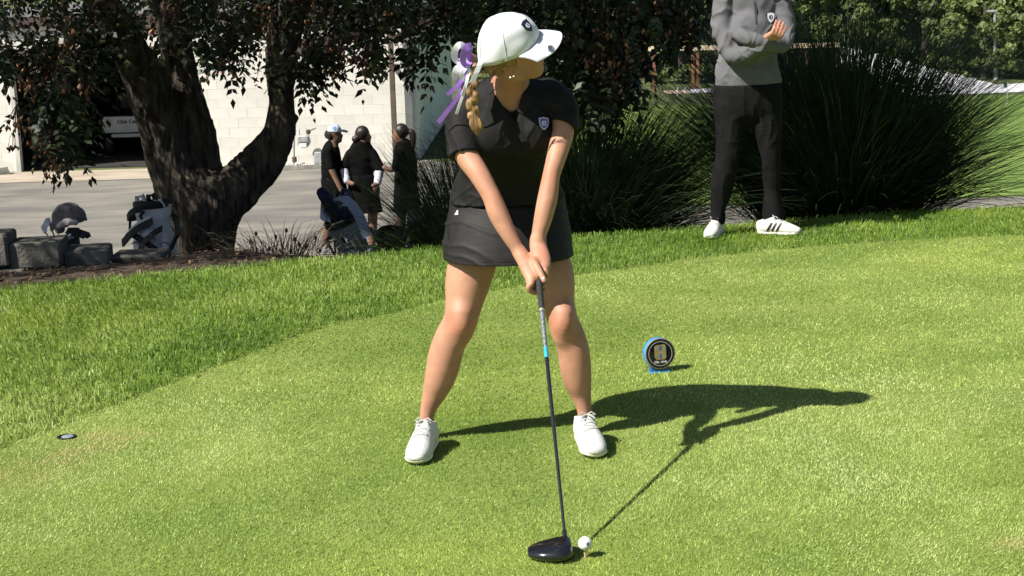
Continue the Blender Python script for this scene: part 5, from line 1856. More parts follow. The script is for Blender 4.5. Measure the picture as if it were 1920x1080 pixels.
# fingers of his right hand laid on the left upper arm
for i, (x0, y0, x1, y1) in enumerate(((1448, 62, 1456, 38), (1454, 64, 1463, 39), (1460, 66, 1469, 43), (1465, 68, 1474, 50))):
    mb_.loft([(P(x0 - 7, y0 + 5, 9.83), .0105, .010), (P(x0, y0, 9.80), .0105, .010), (P((x0 + x1) / 2, (y0 + y1) / 2, 9.80), .0098, .009), (P(x1, y1, 9.835), .0078, .008)], k=.002, sub=3)
mb_.loft([(P(1432, 78, 9.86), .030, .022), (P(1442, 70, 9.83), .034, .018), (P(1452, 66, 9.82), .034, .013)], k=.010)
mb_.loft([rw_(xl, xr, y, MY, q) for (y, xl, xr, q) in [(205, 1345, 1458, .5), (160, 1349, 1456, .5), (110, 1354, 1452, .5), (50, 1360, 1456, .5), (10, 1362, 1456, .48), (-12, 1390, 1432, .6)]], k=.03)
mb_.loft([rc(1362, 6, MY - .02, 14), rc(1360, 50, MY - .07, 13), rc(1371, 99, MY - .13, 11), rc(1400, 98, MY - .22, 10), rc(1436, 78, MY - .28, 8)], k=.01)
mb_.loft([rc(1458, 6, MY - .02, 14), rc(1469, 50, MY - .08, 12), rc(1462, 80, MY - .17, 10), rc(1428, 77, MY - .27, 9)], k=.01)
for leg in (((1368, 205, 18), (1364, 300, 11), (1348, 385, 8), (1345, 430, 8)), ((1438, 205, 18), (1446, 300, 10), (1449, 385, 8), (1450, 425, 8))):
    mb_.loft([rc(x_, y_, MY - .02, r_q) for x_, y_, r_q in leg], k=.02)
mbo = mb_.build('body', M_skin, man)
blush(mbo, [(P(1458, 55, 9.82), .05, .6)])
for sg in (-1, 1):
    MB().ell(MH + np.array([sg * .032, -.080, -.005]), (.0125,) * 3, None, 10, 8).build('eye', M_eye, man, True)
hh_ = SDF(MH - .16, MH + .18, .007)
hh_.ell(MH + np.array([0, .012, .03]), (.084, .100, .104), None, .02)
hh_.cut(MH + np.array([0, -.06, .045]), (0, -1, -.55))
hh_.cut(MH + np.array([0, 0, -.06]), (0, 0, -1))
hh_.build('hair', M_hairdark, man)

sw = SDF(mlo - .05, mhi + .05, .0058)
SWR = [(175, 1343, 1463, .58), (160, 1341, 1464, .58), (140, 1341, 1463, .58), (115, 1348, 1459, .58), (85, 1356, 1457, .56), (50, 1356, 1460, .56), (20, 1352, 1466, .56), (-5, 1352, 1468, .54), (-25, 1376, 1446, .6), (-42, 1390, 1432, .8)]
sw.loft([rw_(xl, xr, y, MY, q) for (y, xl, xr, q) in SWR], k=.02)
sw.loft([rc(1358, 2, MY - .02, 21), rc(1354, 35, MY - .05, 19.5), rc(1360, 72, MY - .09, 18.5), rc(1371, 101, MY - .14, 16.5), rc(1398, 101, MY - .24, 14.5), rc(1426, 88, MY - .30, 12.5)], k=.008)
sw.loft([rc(1462, 2, MY - .02, 20), rc(1471, 35, MY - .05, 18.5), rc(1473, 66, MY - .10, 17), rc(1464, 84, MY - .18, 15.5), rc(1430, 79, MY - .30, 14), rc(1398, 68, MY - .27, 13), rc(1380, 62, MY - .15, 12)], k=.0)
sw.loft([rc(1411, -22, MY - .02, 26, .9), rc(1413, -48, MY - .03, 22, 1.0)], k=.02)
sw.ell(P(1405, 70, MY - .08), (.15, .10, .16), None, .02)
def swc(x, y, z):
    w = vnoise(x * 5, y * 5, z * 5, 91)
    u_ = x * .6 + z * .8; v_ = -x * .8 + z * .6
    r1 = 1 - np.abs(vnoise(u_ * 17 + w * 1.2, y * 6, v_ * 6 + w, 92)) * 2
    r2 = 1 - np.abs(vnoise(u_ * 6 + w, y * 6, v_ * 19 + w * 1.2, 93)) * 2
    return -.012 * np.clip(r1, 0, 1) ** 2 * (vnoise(x * 4, y * 4, z * 4, 94) * .5 + .5) - .010 * np.clip(r2, 0, 1) ** 2 * (vnoise(x * 5, y * 4, z * 5, 95) * .5 + .5) + .002
sw.disp(swc, .04)
sw.disp(folds(55, .007, 20, 8, -.4), .04)
sw.cut(P(1400, 161, MY - .1), (0.03, 0, -1))
sw.cut(P(1413, -50, MY), (0, 0, 1))
swo = sw.build('sweater', M_sweat, man)
bts = bvh(swo)
p, n_ = hit(bts, 1443, 33)
shield(swo, p + n_ * .009, unit(n_ - _F), CU, .045, M_navy, M_bwhite, M_navy, 'HC')
path = []
for a, b_ in ((1414, -30), (1415, -10), (1416, 10), (1417, 28), (1418, 45)):
    p, n_ = hit(bts, a, b_)
    if p is not None: path.append(p + n_ * .002)
MB().strip(path, .012, CR, .004).build('zip', mat('zip_dark', (.03, .03, .035), rough=.5), swo)

tr = SDF(mlo - .05, np.array([mhi[0], mhi[1], 1.2]), .0068)
tr.loft([rw_(xl, xr, y, MY, q) for (y, xl, xr, q) in [(150, 1342, 1464, .58), (175, 1337, 1466, .60), (200, 1338, 1467, .56), (208, 1344, 1462, .45)]], k=.02)
tr.loft([rw_(xl, xr, y, Y, .95) for (y, xl, xr, Y) in [(200, 1338, 1403, MY), (230, 1340, 1400, MY - .01), (263, 1343, 1392, MY - .03), (300, 1342, 1384, MY - .04), (330, 1335, 1378, MY - .03), (360, 1332, 1371, MY - .02), (388, 1332, 1362, MY - .02), (402, 1333, 1360, MY - .02), (430, 1332, 1360, MY - .02)]], k=.02)
tr.loft([rw_(xl, xr, y, Y, .95) for (y, xl, xr, Y) in [(200, 1402, 1466, MY), (230, 1406, 1466, MY - .01), (263, 1420, 1465, MY - .03), (300, 1428, 1463, MY - .04), (330, 1431, 1464, MY - .03), (360, 1433, 1464, MY - .02), (388, 1431, 1468, MY - .02), (402, 1431, 1471, MY - .02), (430, 1432, 1470, MY - .02)]], k=.02)
def tfold(x, y, z):
    w = vnoise(x * 5, y * 4, z * 6, 60)
    r1 = 1 - np.abs(vnoise(x * 6 + w, y * 5, z * 15 + w * 2 + x * 14, 61)) * 2
    r2 = 1 - np.abs(vnoise(x * 20 + w, y * 16, z * 3 + w, 62)) * 2
    k_ = np.clip(1.1 - z * 1.4, .25, 1)
    return -.008 * np.clip(r1, 0, 1) ** 2 * k_ * (vnoise(x * 5, y * 4, z * 5, 63) * .5 + .5) - .006 * np.clip(r2, 0, 1) ** 2 + .002
tr.disp(tfold, .04)
tr.cut((0, 0, .075), (0, 0, -1))
tr.cut((0, 0, P(1400, 157, MY)[2]), (0, 0, 1))
tro = tr.build('trousers', M_trous, man)
shoe((1327, 450), -.42, man, M_shoe2, M_shoe2, M_lace, 1.03, h=.006)
shoe((1502, 442), 1.22, man, M_shoe2, M_shoe2, M_lace, 1.03, stripes=-1, h=.006)


# ================================================================== THREE PEOPLE IN THE SHADE
BY = 21.4
M_bwh = mat('white_sleeve', (.55, .56, .66), (.64, .65, .74), rough=.7, scale=8)
M_capb = mat('floral_cap', (.16, .24, .42), (.62, .68, .76), rough=.7, scale=26, mid=(.42, .56))


M_bagsh = mat('grey_shoe', (.16, .16, .17), (.22, .22, .23), rough=.7, scale=15)


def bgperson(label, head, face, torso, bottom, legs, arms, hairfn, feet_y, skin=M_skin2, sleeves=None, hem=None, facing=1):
    fx = (legs[0][0] + legs[1][0]) / 2
    base = P(fx, feet_y, BY); gz_ = float(zf(base[0], BY)) + .012
    t = thing('person', label, 'person', (base[0], BY, gz_), 'people waiting in the shade on the parking lot')
    xs = [q[1] for q in torso] + [q[2] for q in torso] + [a[0] for arm in arms for a in arm] + [head[0] - 22, head[0] + 22]
    lo = P(min(xs) - 14, feet_y + 6, BY) - np.array([0, .5, .1]); hi = P(max(xs) + 14, head[1] - 30, BY) + np.array([.1, .5, .1])
    b = SDF(lo, hi, .013)
    hc_ = P(*head, BY); f = np.array([face[0], face[1], 0.0]); f = unit(f)
    b.ell(hc_ + np.array([0, 0, .02]), (.085, .085, .10), None, .02)
    b.ell(hc_ + f * .04 - np.array([0, 0, .05]), (.06, .06, .065), None, .03)
    b.ell(hc_ + f * .095 - np.array([0, 0, .025]), (.018, .018, .022), None, .02)
    b.ell(hc_ + f * .07 - np.array([0, 0, .095]), (.025, .025, .02), None, .02)
    b.loft([(hc_ - np.array([0, 0, .05]), .05, .05), (hc_ - f * .015 - np.array([0, 0, .16]), .055, .055)], k=.03)
    b.loft([rw_(xl + 2, xr - 2, y, BY, q) for (y, xl, xr, q) in torso], k=.03)
    for arm in arms:
        b.loft([(P(a[0], a[1], BY + (a[3] if len(a) > 3 else 0)), a[2] / 145., a[2] / 145.) for a in arm], k=.02)
    for (x0, x1, r0) in legs:
        zt = P(x0, bottom[0][0] + 20, BY)[2]
        top = P(x0, bottom[0][0] + 20, BY); bot = np.array([P(x1, feet_y, BY)[0], BY, gz_ + .06])
        b.loft([(top, r0, r0), (top * .55 + bot * .45, r0 * .72, r0 * .72), (top * .3 + bot * .7, r0 * .70, r0 * .7), (bot, r0 * .45, r0 * .45)], k=.02)
    blush(b.build('body', skin, t), [])
    s = SDF(lo, hi, .013)
    s.loft([rw_(xl, xr, y, BY, q) for (y, xl, xr, q) in torso], k=.02)
    for arm in arms:
        s.loft([(P(a[0], a[1], BY + (a[3] if len(a) > 3 else 0)), (a[2] + 2.2) / 145., (a[2] + 2.2) / 145.) for a in arm[:2]], k=.03)
    s.disp(folds(int(head[0]), .012, 9, 5, .6), .05)
    s.build('shirt', M_shadeknit, t)
    k = SDF(lo, hi, .013)
    k.loft([rw_(xl, xr, y, BY, q) for (y, xl, xr, q) in bottom], k=.02)
    k.disp(folds(int(head[0]) + 3, .012, 12, 4, .1), .05)
    k.cut(P(fx, bottom[-1][0] - 4, BY), (0, 0, -1))
    k.build('skirt', M_shadeknit, t)
    if sleeves:
        for arm in arms:
            v = SDF(lo, hi, .013)
            v.loft([(P(a[0], a[1], BY + (a[3] if len(a) > 3 else 0)), (a[2] + 1.2) / 145., (a[2] + 1.2) / 145.) for a in arm[1:-1]], k=.0)
            v.build('sleeve', M_bwh, t)
    hairfn(t, hc_, f)
    for (x0, x1, r0) in legs:
        bot = np.array([P(x1, feet_y, BY)[0], BY, gz_])
        shoe(None, math.atan2(f[0], -f[1]), t, M_bagsh, M_bagsh, None, 1.0, gz_, None, bot + f * .19, h=.011)
    return t


def hair_cap(t, c, f):
    s = SDF(c - .2, c + .2, .010)
    s.ell(c + np.array([0, 0, .03]), (.096, .096, .10), None, .02)
    s.cut(c + np.array([0, 0, .03]), (-f[0] * .12, 0, -1))
    cp_ = s.build('cap', M_capb, t)
    side_ = np.cross((0, 0, 1.0), f)
    MB().strip([c + f * .06 + np.array([0, 0, .045]), c + f * .12 + np.array([0, 0, .04]), c + f * .175 + np.array([0, 0, .022])], [.15, .15, .09], side_, .012).build('visor', mat('dark_visor', (.03, .035, .05), rough=.6), cp_)
    h = SDF(c - .2, c + .15, .010)
    h.ell(c - f * .03, (.085, .085, .09), None, .02); h.cut(c + f * .01, f); h.cut(c + np.array([0, 0, .05]), (0, 0, 1)); h.ell(c - f * .10 + np.array([0, 0, -.01]), (.035, .035, .05), None, .02)
    h.build('hair', M_hairdark, t)


def hair_bun(t, c, f):
    h = SDF(c - .22, c + .2, .010)
    h.ell(c - f * .012 + np.array([0, 0, .028]), (.094, .094, .102), None, .02)
    h.cut(c + f * .045 + np.array([0, 0, .03]), f * .9 - np.array([0, 0, .5]))
    h.ell(c - f * .105 + np.array([0, 0, -.04]), (.05, .05, .05), None, .02)
    h.build('hair', M_hairdark, t)


def hair_tail(t, c, f):
    h = SDF(c - np.array([.3, .25, .4]), c + .22, .010)
    h.ell(c - f * .012 + np.array([0, 0, .028]), (.096, .096, .104), None, .02)
    h.cut(c + f * .05 + np.array([0, 0, .03]), f * .9 - np.array([0, 0, .5]))
    h.loft([(c - f * .10 + np.array([0, 0, .03]), .03, .03), (c - f * .155 + np.array([0, 0, -.0]), .042, .042), (c - f * .16 + np.array([0, 0, -.12]), .04, .04), (c - f * .15 + np.array([0, 0, -.24]), .015, .015)], k=.02)
    h.build('hair', M_hairdark, t)
    MB().lathe(c - f * .118 + np.array([0, 0, .02]), [(.03, -.012), (.036, 0), (.03, .012)], 12, axis=-f).build('hair_tie', M_lav, t, True)


bgperson('person in a pale floral cap and black polo, leftmost of three in the shade', (627, 251), (1, -.15), [(268, 613, 631, .8), (280, 604, 637, .55), (305, 602, 640, .5), (335, 603, 645, .55), (358, 604, 650, .55)],
         [(345, 604, 648, .6), (375, 602, 654, .62), (412, 600, 658, .62)], [(616, 612, .085), (640, 642, .085)],
         [[(614, 285, 7, -.12), (620, 312, 6.5, -.16), (631, 338, 5, -.18), (640, 357, 4, -.2)]], hair_cap, 478)
bgperson('person with a dark bun and white sleeves standing in the middle of three', (681, 254), (.9, .35), [(270, 664, 694, .8), (284, 652, 703, .5), (305, 650, 704, .48), (330, 654, 700, .5), (345, 655, 702, .5)],
         [(335, 654, 702, .6), (365, 652, 710, .62), (402, 652, 718, .62)], [(668, 668, .09), (700, 698, .09)],
         [[(656, 290, 7, 0), (645, 314, 7, -.02), (650, 338, 6, -.1), (662, 345, 4, -.15)], [(698, 290, 7.5, 0), (712, 316, 7.5, -.05), (708, 342, 6, -.1), (700, 348, 4, -.15)]], hair_bun, 478, sleeves=True)
bgperson('person with a ponytail, rightmost of three, half hidden by grass blades', (751, 250), (-1, .1), [(270, 742, 770, .8), (284, 738, 778, .55), (305, 738, 782, .5), (335, 740, 782, .52), (355, 740, 784, .55)],
         [(345, 740, 784, .6), (370, 738, 786, .62), (400, 738, 788, .62)], [(753, 752, .085), (773, 772, .085)],
         [[(748, 288, 7, -.12), (742, 314, 6, -.16), (730, 318, 5, -.16), (720, 314, 4, -.16)]], hair_tail, 476)

# ================================================================== GOLF BAGS
M_bagw = mat('bag_white', (.66, .67, .69), (.75, .76, .78), rough=.45, scale=10)
M_bagk = mat('bag_black', (.016, .016, .018), (.028, .028, .03), rough=.55, scale=12, bump=.2, bscale=120)
M_bagg = mat('bag_grey', (.30, .34, .36), (.38, .42, .44), rough=.55, scale=12, bump=.2, bscale=120)
M_bagn = mat('bag_navy', (.015, .02, .055), (.024, .03, .08), rough=.6, scale=12)
M_iron = mat('iron_steel', (.28, .30, .32), (.42, .44, .46), rough=.3, metal=.8, scale=30)


def golf_bag(label, top, foot, rad, side, cols, legs=True, logo=None):
    """a stand bag from its foot to its mouth; side = direction its pockets face"""
    top = np.asarray(top, float); foot = np.asarray(foot, float)
    ax = unit(top - foot); L = np.linalg.norm(top - foot)
    side = unit(np.asarray(side) - ax * (np.asarray(side) @ ax)); lat = np.cross(ax, side)
    B = np.stack([lat, side, ax], 1)
    main, pocket, trim = cols
    t = thing('golf_bag', label, 'golf bag', foot, 'golf bags standing behind the tee')
    def q(a, b_, c): return foot + lat * a + side * b_ + ax * c
    n = 22; V = []; F = []
    prof = [(0, .82), (.03, .92), (.2, .90), (.55, .90), (.80, .96), (.92, 1.04), (1.0, 1.08)]
    for h_, r_s in prof:
        for i in range(n):
            a = 2 * math.pi * i / n
            w = 1 + .02 * math.sin(3 * a + h_ * 9)
            V.append(q(rad * 1.08 * r_s * w * math.cos(a), rad * .92 * r_s * w * math.sin(a), h_ * L))
    for j in range(len(prof) - 1):
        for i in range(n):
            k = (i + 1) % n
            F.append((j * n + i, j * n + k, (j + 1) * n + k, (j + 1) * n + i))
    F.append(tuple(range(n - 1, -1, -1)))
    bo_ = MB().add(V, F).build('bag_body', main, t, True)
    MB().lathe(q(0, 0, L * .955), [(rad * 1.10, 0), (rad * 1.16, .01), (rad * 1.16, .055), (rad * 1.08, .065), (rad * 1.0, .05), (rad * .98, .01)], 22, axis=ax).build('cuff', trim, t, True)
    MB().lathe(q(0, 0, -.012), [(rad * .9, 0), (rad * .96, .015), (rad * .96, .07), (rad * .90, .075)], 22, axis=ax).build('base', trim, t, True)
    def pkt(a, b_, c, sz, m_, name='pocket'):
        s_ = SDF(q(a, b_, c) - .34, q(a, b_, c) + .34, .012)
        hs = [v / 2 for v in sz]
        s_.loft([(q(a, b_, c - hs[2] * .75), hs[0], hs[1]), (q(a, b_ * 1.02, c - hs[2] * .3), hs[0] * 1.05, hs[1] * 1.12), (q(a, b_, c + hs[2] * .4), hs[0], hs[1]), (q(a, b_ * .96, c + hs[2] * .85), hs[0] * .82, hs[1] * .8)], u=lat, k=.01)
        s_.disp(lambda x, y, z: .010 * vnoise(x * 14, y * 14, z * 14, 5), .04)
        po_ = s_.build(name, m_, t)
        MB().tube([q(a - hs[0] * .75, b_ + hs[1] * .92, c + hs[2] * .42), q(a, b_ + hs[1] * 1.08, c + hs[2] * .55), q(a + hs[0] * .75, b_ + hs[1] * .92, c + hs[2] * .42)], .005, 5).build('zip', trim, po_)
        return po_
    pkt(0, rad * .88, L * .27, (rad * 1.35, .11, L * .42), pocket)
    pkt(0, rad * .90, L * .66, (rad * 1.1, .09, L * .26), main)
    pkt(rad * .98, rad * .1, L * .36, (.10, rad * 1.3, L * .52), main)
    pkt(-rad * .98, rad * .1, L * .40, (.10, rad * 1.2, L * .44), pocket)
    MB().strip([q(rad * .8, -rad * .7, L * .86), q(rad * 1.6, rad * .1, L * .80), q(rad * 1.9, rad * .7, L * .60), q(rad * 1.5, rad * .9, L * .42), q(rad * .9, rad * .7, L * .30)], .055, side, .018).build('shoulder_strap', trim, t, True)
    MB().strip([q(-rad * .7, -rad * .7, L * .86), q(-rad * 1.3, rad * .5, L * .84), q(-rad * .9, rad * 1.35, L * .66), q(rad * .2, rad * 1.35, L * .50), q(rad * .9, rad * .9, L * .34)], .055, ax, .018).build('shoulder_strap', trim, t, True)
    MB().tube([q(0, rad * 1.1, L * .92), q(0, rad * 1.5, L * .88), q(0, rad * 1.2, L * .80)], .014, 6).build('handle', trim, t, True)
    if legs:
        for sg in (-1, 1):
            p1 = q(sg * rad * .7, rad * .95, L * .84); p2 = foot + lat * sg * .26 + np.array([side[0], side[1], 0]) * .42 + np.array([0, 0, .02])
            lg_ = MB().tube([p1, p2], .009, 6).build('stand_leg', M_bagk, t, True)
            MB().ell(p2, (.018, .018, .014), None, 8, 5).build('rubber_foot', M_bagk, lg_, True)
    if logo:
        c0 = q(*logo); 
        MB().tube([c0 + lat * .035 * math.cos(a) + ax * .05 * math.sin(a) for a in np.linspace(.6, 5.8, 12)], .007, 5).build('emblem', M_bagk, t, True)
    return t, q, L, ax


def iron(label, p, d, tilt, grp, m_=None, n_=1):
    t = thing('iron_club', label, 'golf club', p, grp)
    MB().tube([p - d * .35, p], .0055, 6).build('shaft', M_iron, t, True)
    s_ = unit(np.cross(d, tilt))
    MB().prism([p + s_ * x + d * z for x, z in ((-.012, -.02), (.012, -.02), (.03, .0), (.075, .012), (.085, .045), (.06, .055), (-.005, .025))], unit(tilt) * .014).build('blade', m_ or M_iron, t)
    return t


def headcover(label, p0, p1, r, m_, band=None, group=None):
    t = thing('headcover', label, 'headcover', p0, group)
    p0 = np.asarray(p0); p1 = np.asarray(p1)
    s_ = SDF(np.minimum(p0, p1) - r * 1.8, np.maximum(p0, p1) + r * 1.8, .009)
    s_.loft([(p0, r * .55, r * .55), (p0 * .7 + p1 * .3, r * .62, r * .6), (p0 * .35 + p1 * .65, r * 1.05, r * .9), (p1, r * .85, r * .75)], k=.01)
    s_.disp(lambda x, y, z: .006 * vnoise(x * 25, y * 25, z * 25, 8), .03)
    o = s_.build('cover', m_, t)
    if band: MB().tube([p0 * .62 + p1 * .38, p0 * .5 + p1 * .5], r * .86, 14).build('band', band, t, True)
    return t


# grey stand bag in front of the three people
gy_ = 14.2
ftp = np.array([P(702, 485, gy_)[0], gy_ + .05, float(zf(P(702, 485, gy_)[0], gy_)) + .06])
gbag, gq, gL, gax = golf_bag('grey stand bag with blue towel leaning in front of the three people', P(640, 412, gy_ - .05), ftp, .135, (-.25, -1, .3), (M_bagg, M_bagg, M_bagk))
gt = P(640, 412, gy_ - .05)
headcover('long navy headcover sticking out to the left of the grey bag', gt + gax * .05, P(603, 360, gy_ - .1), .055, M_bagn)
headcover('navy headcover with white band on top of the grey bag', gt + gax * .04 + np.array([.05, 0, 0]), P(648, 362, gy_), .055, M_bagn, M_bwh)
headcover('black headcover just under the long navy one on the grey bag', gt + gax * .04 - np.array([.02, .05, 0]), P(608, 376, gy_ - .1), .04, M_bagk)
for i, (a, b_) in enumerate(((610, 398), (620, 404), (606, 412), (615, 415), (626, 408), (630, 396))):
    p = P(a, b_, gy_ - .1 + .03 * i); d = unit(p - (gt - gax * .1))
    iron(['second', 'fourth', 'leftmost', 'third', 'fifth', 'rightmost'][i] + ' from the left of the irons fanned out of the grey golf bag' if i not in (2, 5) else ['leftmost', 'rightmost'][i == 5] + ' of the irons fanned out of the grey golf bag', p, d, np.array([0.2, -1, .3]), 'irons in the grey golf bag')
tw = MB()
pth = [P(a, b_, Y) for a, b_, Y in ((632, 372, 14.0), (645, 372, 13.95), (660, 384, 13.92), (672, 402, 13.9), (682, 424, 13.9), (688, 445, 13.9))]
twl = tw.strip(pth, [.07, .085, .085, .085, .085, .08], unit(CR + CU * .45), .02).build('towel', mat('blue_towel', (.36, .44, .60), (.44, .52, .68), rough=.9, scale=30, bump=.4, bscale=90), None, True)
tag(twl, 'light blue towel draped over the grey golf bag', 'towel')
# dark bag beside it, and one behind the grass
fb = np.array([P(722, 490, 14.6)[0], 14.6, float(zf(P(722, 490, 14.6)[0], 14.6)) + .06])
golf_bag('dark bag lying low to the right of the grey stand bag', P(735, 440, 14.3), fb, .12, (.3, -1, .3), (M_bagk, M_bagg, M_bagk), False)
fb = np.array([P(800, 500, 14.4)[0], 14.4, float(zf(P(800, 500, 14.4)[0], 14.4)) + .06])
bq = golf_bag('dark bag half hidden behind the blades of the left grass clump', P(795, 400, 14.3), fb, .13, (-.2, -1, .2), (M_bagk, M_bagg, M_bagg), True)
for i, (a, b_) in enumerate(((778, 398), (812, 392), (830, 400))):
    p = P(a, b_, 14.25 + .03 * i); d = unit(p - P(795, 425, 14.35))
    iron(['leftmost', 'middle', 'rightmost'][i] + ' of the three irons poking up behind the left grass clump', p, d, np.array([.2, -1, .3]), 'irons in the bag behind the grass')
# white and black bag against the trunk
wy_ = 13.2
fw_ = np.array([P(300, 500, wy_)[0], wy_ - .05, float(zf(P(300, 500, wy_)[0], wy_)) + .05])
wb, wq, wL, wax = golf_bag('white and black golf bag leaning against the tree trunk', P(286, 384, wy_), fw_, .135, (-.35, -1, .3), (M_bagw, M_bagw, M_bagk), False, (.06, .17, .30))
for (x0, c0_, x1, c1_, w_, m_) in ((-.19, .52, .10, .80, .060, M_bagk), (-.17, .58, .08, .86, .022, M_bagw), (-.05, .40, .18, .70, .050, M_bagk), (-.16, .16, .02, .22, .10, M_bagk), (.02, .12, .15, .34, .045, M_bagk), (-.12, .86, .02, .97, .05, M_bagk)):
    pth = [wq(x0 + (x1 - x0) * t, .19 + .035 * math.sin(math.pi * t), (c0_ + (c1_ - c0_) * t + .03 * math.sin(math.pi * t)) * wL) for t in np.linspace(0, 1, 8)]
    MB().strip(pth, w_, wax, .02).build('strap_panel', m_, wb, True)
for (x0, z0_, r_h, m_) in ((-.06, 1.0, .07, M_bagw), (.04, 1.03, .06, M_bagk), (.10, .97, .05, M_bagw)):
    MB().tube([wq(x0 - r_h * .6, .05, wL * z0_), wq(x0 - r_h * .4, .08, wL * z0_ + r_h), wq(x0 + r_h * .3, .08, wL * z0_ + r_h * 1.2), wq(x0 + r_h * .6, .05, wL * z0_)], .020, 8).build('carry_loop', m_, wb, True)
# bag behind the retaining wall
hy_ = 11.3
fh_ = np.array([P(118, 520, hy_)[0], hy_, float(zf(P(118, 520, hy_)[0], hy_)) + .05])
golf_bag('dark golf bag mostly hidden behind the grey wall blocks', P(112, 462, hy_), fh_, .12, (-.3, -1, .3), (M_bagk, M_bagk, M_bagk), False)
M_fur = mat('fur_brown', (.10, .085, .08), (.20, .18, .17), rough=.95, scale=50, sheen=.5, bump=1.0, bscale=160)
an_ = thing('headcover', 'furry grey brown headcover standing above the wall blocks', 'headcover', P(118, 430, hy_))
s_ = SDF(P(92, 445, hy_) - .12, P(172, 378, hy_) + .14, .008)
s_.loft([(P(112, 428, hy_), .035, .035), (P(110, 412, hy_), .05, .05), (P(118, 402, hy_), .07, .065), (P(134, 400, hy_), .075, .065), (P(148, 404, hy_), .05, .05), (P(156, 406, hy_), .022, .022), (P(161, 411, hy_), .014, .014)], k=.01)
s_.disp(lambda x, y, z: .007 * vnoise(x * 22, y * 22, z * 22, 4), .03)
s_.build('cover', M_fur, an_)
s_ = SDF(P(100, 440, hy_) - .1, P(150, 395, hy_) + .1, .008)
s_.loft([(P(112, 424, hy_ - .05), .022, .02), (P(126, 416, hy_ - .07), .03, .02), (P(142, 417, hy_ - .06), .024, .02)], k=.01)
s_.build('belly', mat('fur_pale', (.40, .36, .34), (.48, .44, .42), rough=.95, bump=.8, bscale=160), an_)
for i, (a, b_, mm) in enumerate(((82, 432, M_bwh), (96, 428, M_iron), (127, 434, M_bagk), (138, 438, M_bagk), (146, 436, M_bagk), (108, 430, M_iron))):
    p = P(a, b_, hy_ - .04 + .02 * i); d = unit(p - P(112, 470, hy_))
    iron(['pale club head at the far left of those above the wall blocks', 'steel iron head just right of the pale one above the wall', 'leftmost of three black club heads above the wall blocks', 'middle of three black club heads above the wall blocks', 'rightmost of three black club heads above the wall blocks', 'steel iron head directly below the furry headcover'][i], p, d, np.array([.2, -1, .4]), 'clubs behind the wall blocks', mm)

# ================================================================== FAR RIGHT
M_wood = mat('red_wood', (.22, .09, .05), (.30, .13, .075), rough=.7, scale=3, stretch=(1, 1, .2))
M_beam = mat('pale_beam', (.62, .50, .34), (.72, .60, .42), rough=.7, scale=3)
ry_ = 56.0
rl = thing('wooden_rail', 'pale timber beam on reddish posts far behind the standing man', 'wooden frame', P(1300, 150, ry_))
def bm(px0, py0, px1, py1, w_, m_, name):
    a = P(px0, py0, ry_); b_ = P(px1, py1, ry_)
    d = b_ - a; L = np.linalg.norm(d); ex_ = d / L; ey_ = np.array([0, 1.0, 0]); ez_ = np.cross(ex_, ey_)
    MB().box((a + b_) / 2, (L, w_, w_), M=np.stack([ex_, ey_, ez_], 1)).build(name, m_, rl)
bm(1203, 92, 1575, 84, .15, M_beam, 'beam')
gzr = zlow(ry_)
for x_ in (1226, 1299, 1308, 1400, 1440, 1500, 1512, 1570):
    a = P(x_, 95, ry_)
    MB().box((a[0], ry_ + .01, (a[2] - .02 + gzr) / 2), (.09, .09, a[2] - .02 - gzr)).build('post', M_wood, rl)
for i, (x_, y_) in enumerate(((1270, 148), (1284, 147))):
    p = P(x_, y_ + 8, 53); o = MB().tube([(p[0], 53, zlow(53)), (p[0] + .02, 53, zlow(53) + .28), (p[0] - .02, 53, zlow(53) + .30)], [.025, .025, .02], 8).build('range_stake', M_bwh)
    tag(o, ('left' if i == 0 else 'right') + ' one of two short white stakes before the wooden rail', 'stake')
for i, x_ in enumerate((1308, 1326)):
    p = P(x_, 152, 54.5); o = MB().lathe((p[0], 54.5, zlow(54.5) + .02), [(.30, 0), (.30, .05), (.22, .10), (.05, .12)], 16).build('white_disc', M_bwh, None, True)
    tag(o, ('left' if i == 0 else 'right') + ' one of two flat white discs on the tan mat by the man', 'target disc')
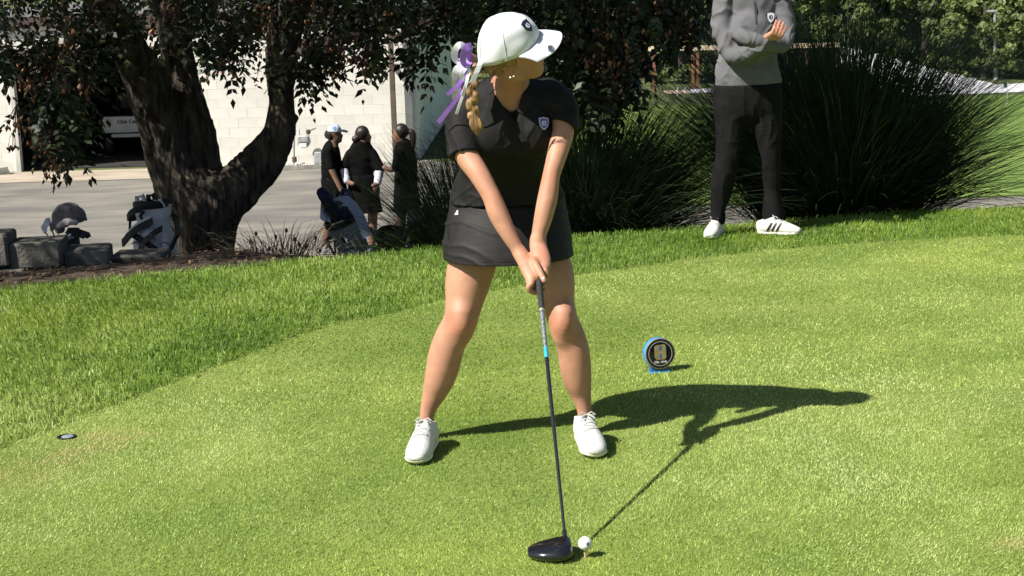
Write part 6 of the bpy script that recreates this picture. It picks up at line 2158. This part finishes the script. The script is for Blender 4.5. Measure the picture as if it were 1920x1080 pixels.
# long white cover tapering to the right
M_cov = mat('white_cover', (.70, .71, .73), (.80, .81, .83), rough=.6, scale=1.5, bump=.3, bscale=9)
cvy = 49.5
n_ = 49; V = []; F = []
for i in range(n_):
    t_ = i / (n_ - 1); px_ = 1600 + (1990 - 1600) * t_
    ridge = P(px_, 84 + (182 - 84) * t_, cvy + 1.2); g0 = np.array([P(px_, 172, cvy)[0], cvy + .8 * t_, float(zlow(cvy)) - .02])
    top_h = max(ridge[2] - g0[2], .12) - .07 * abs(math.sin(t_ * math.pi * 12)) ** .5 * (1 - t_) 
    for u_, hh2 in ((0, 0), (.25, .35), (.6, .78), (.9, .98), (1.0, 1.0), (1.15, .96), (1.5, .6), (1.9, 0)):
        V.append((g0[0], g0[1] + u_ * 1.3, g0[2] + top_h * hh2 + .012 * math.sin(i * 1.9 + u_ * 4)))
for i in range(n_ - 1):
    for k in range(7):
        F.append((i * 8 + k, (i + 1) * 8 + k, (i + 1) * 8 + k + 1, i * 8 + k + 1))
F.append(tuple(range(8))); F.append(tuple(range(len(V) - 1, len(V) - 9, -1)))
cv = MB().add(V, F).build('white_cover', M_cov, None, True)
tag(cv, 'long white sheet cover tapering to the right beyond the putting green', 'cover')
# light pole, flag stick
lp = thing('light_pole', 'slim grey light pole standing against the wood at far right', 'light pole', (P(1868, 130, 57)[0], 57, float(zlow(57))))
a = P(1866, 22, 57)
MB().tube([(lp.location.x, 57, lp.location.z), (a[0], 57, a[2])], [.085, .06], 10).build('pole', M_greymetal, lp, True)
MB().box((a[0] - .10, 57, a[2] + .02), (.34, .16, .09), bev=.02).build('lamp', M_greymetal, lp)
fpos = G(1888, 196, float(zlow(43.5)))
fg = thing('flag_stick', 'short white practice flag stick on the putting green at far right', 'flag', fpos)
MB().tube([fpos, fpos + np.array([0, 0, .60])], .010, 6).build('stick', M_bwh, fg)
MB().prism([fpos + np.array([x, 0, z]) for x, z in ((-.10, .46), (0.0, .45), (0.0, .60), (-.10, .58))], (0, .012, 0)).build('flag', mat('flag_green', (.02, .07, .05), rough=.8), fg)
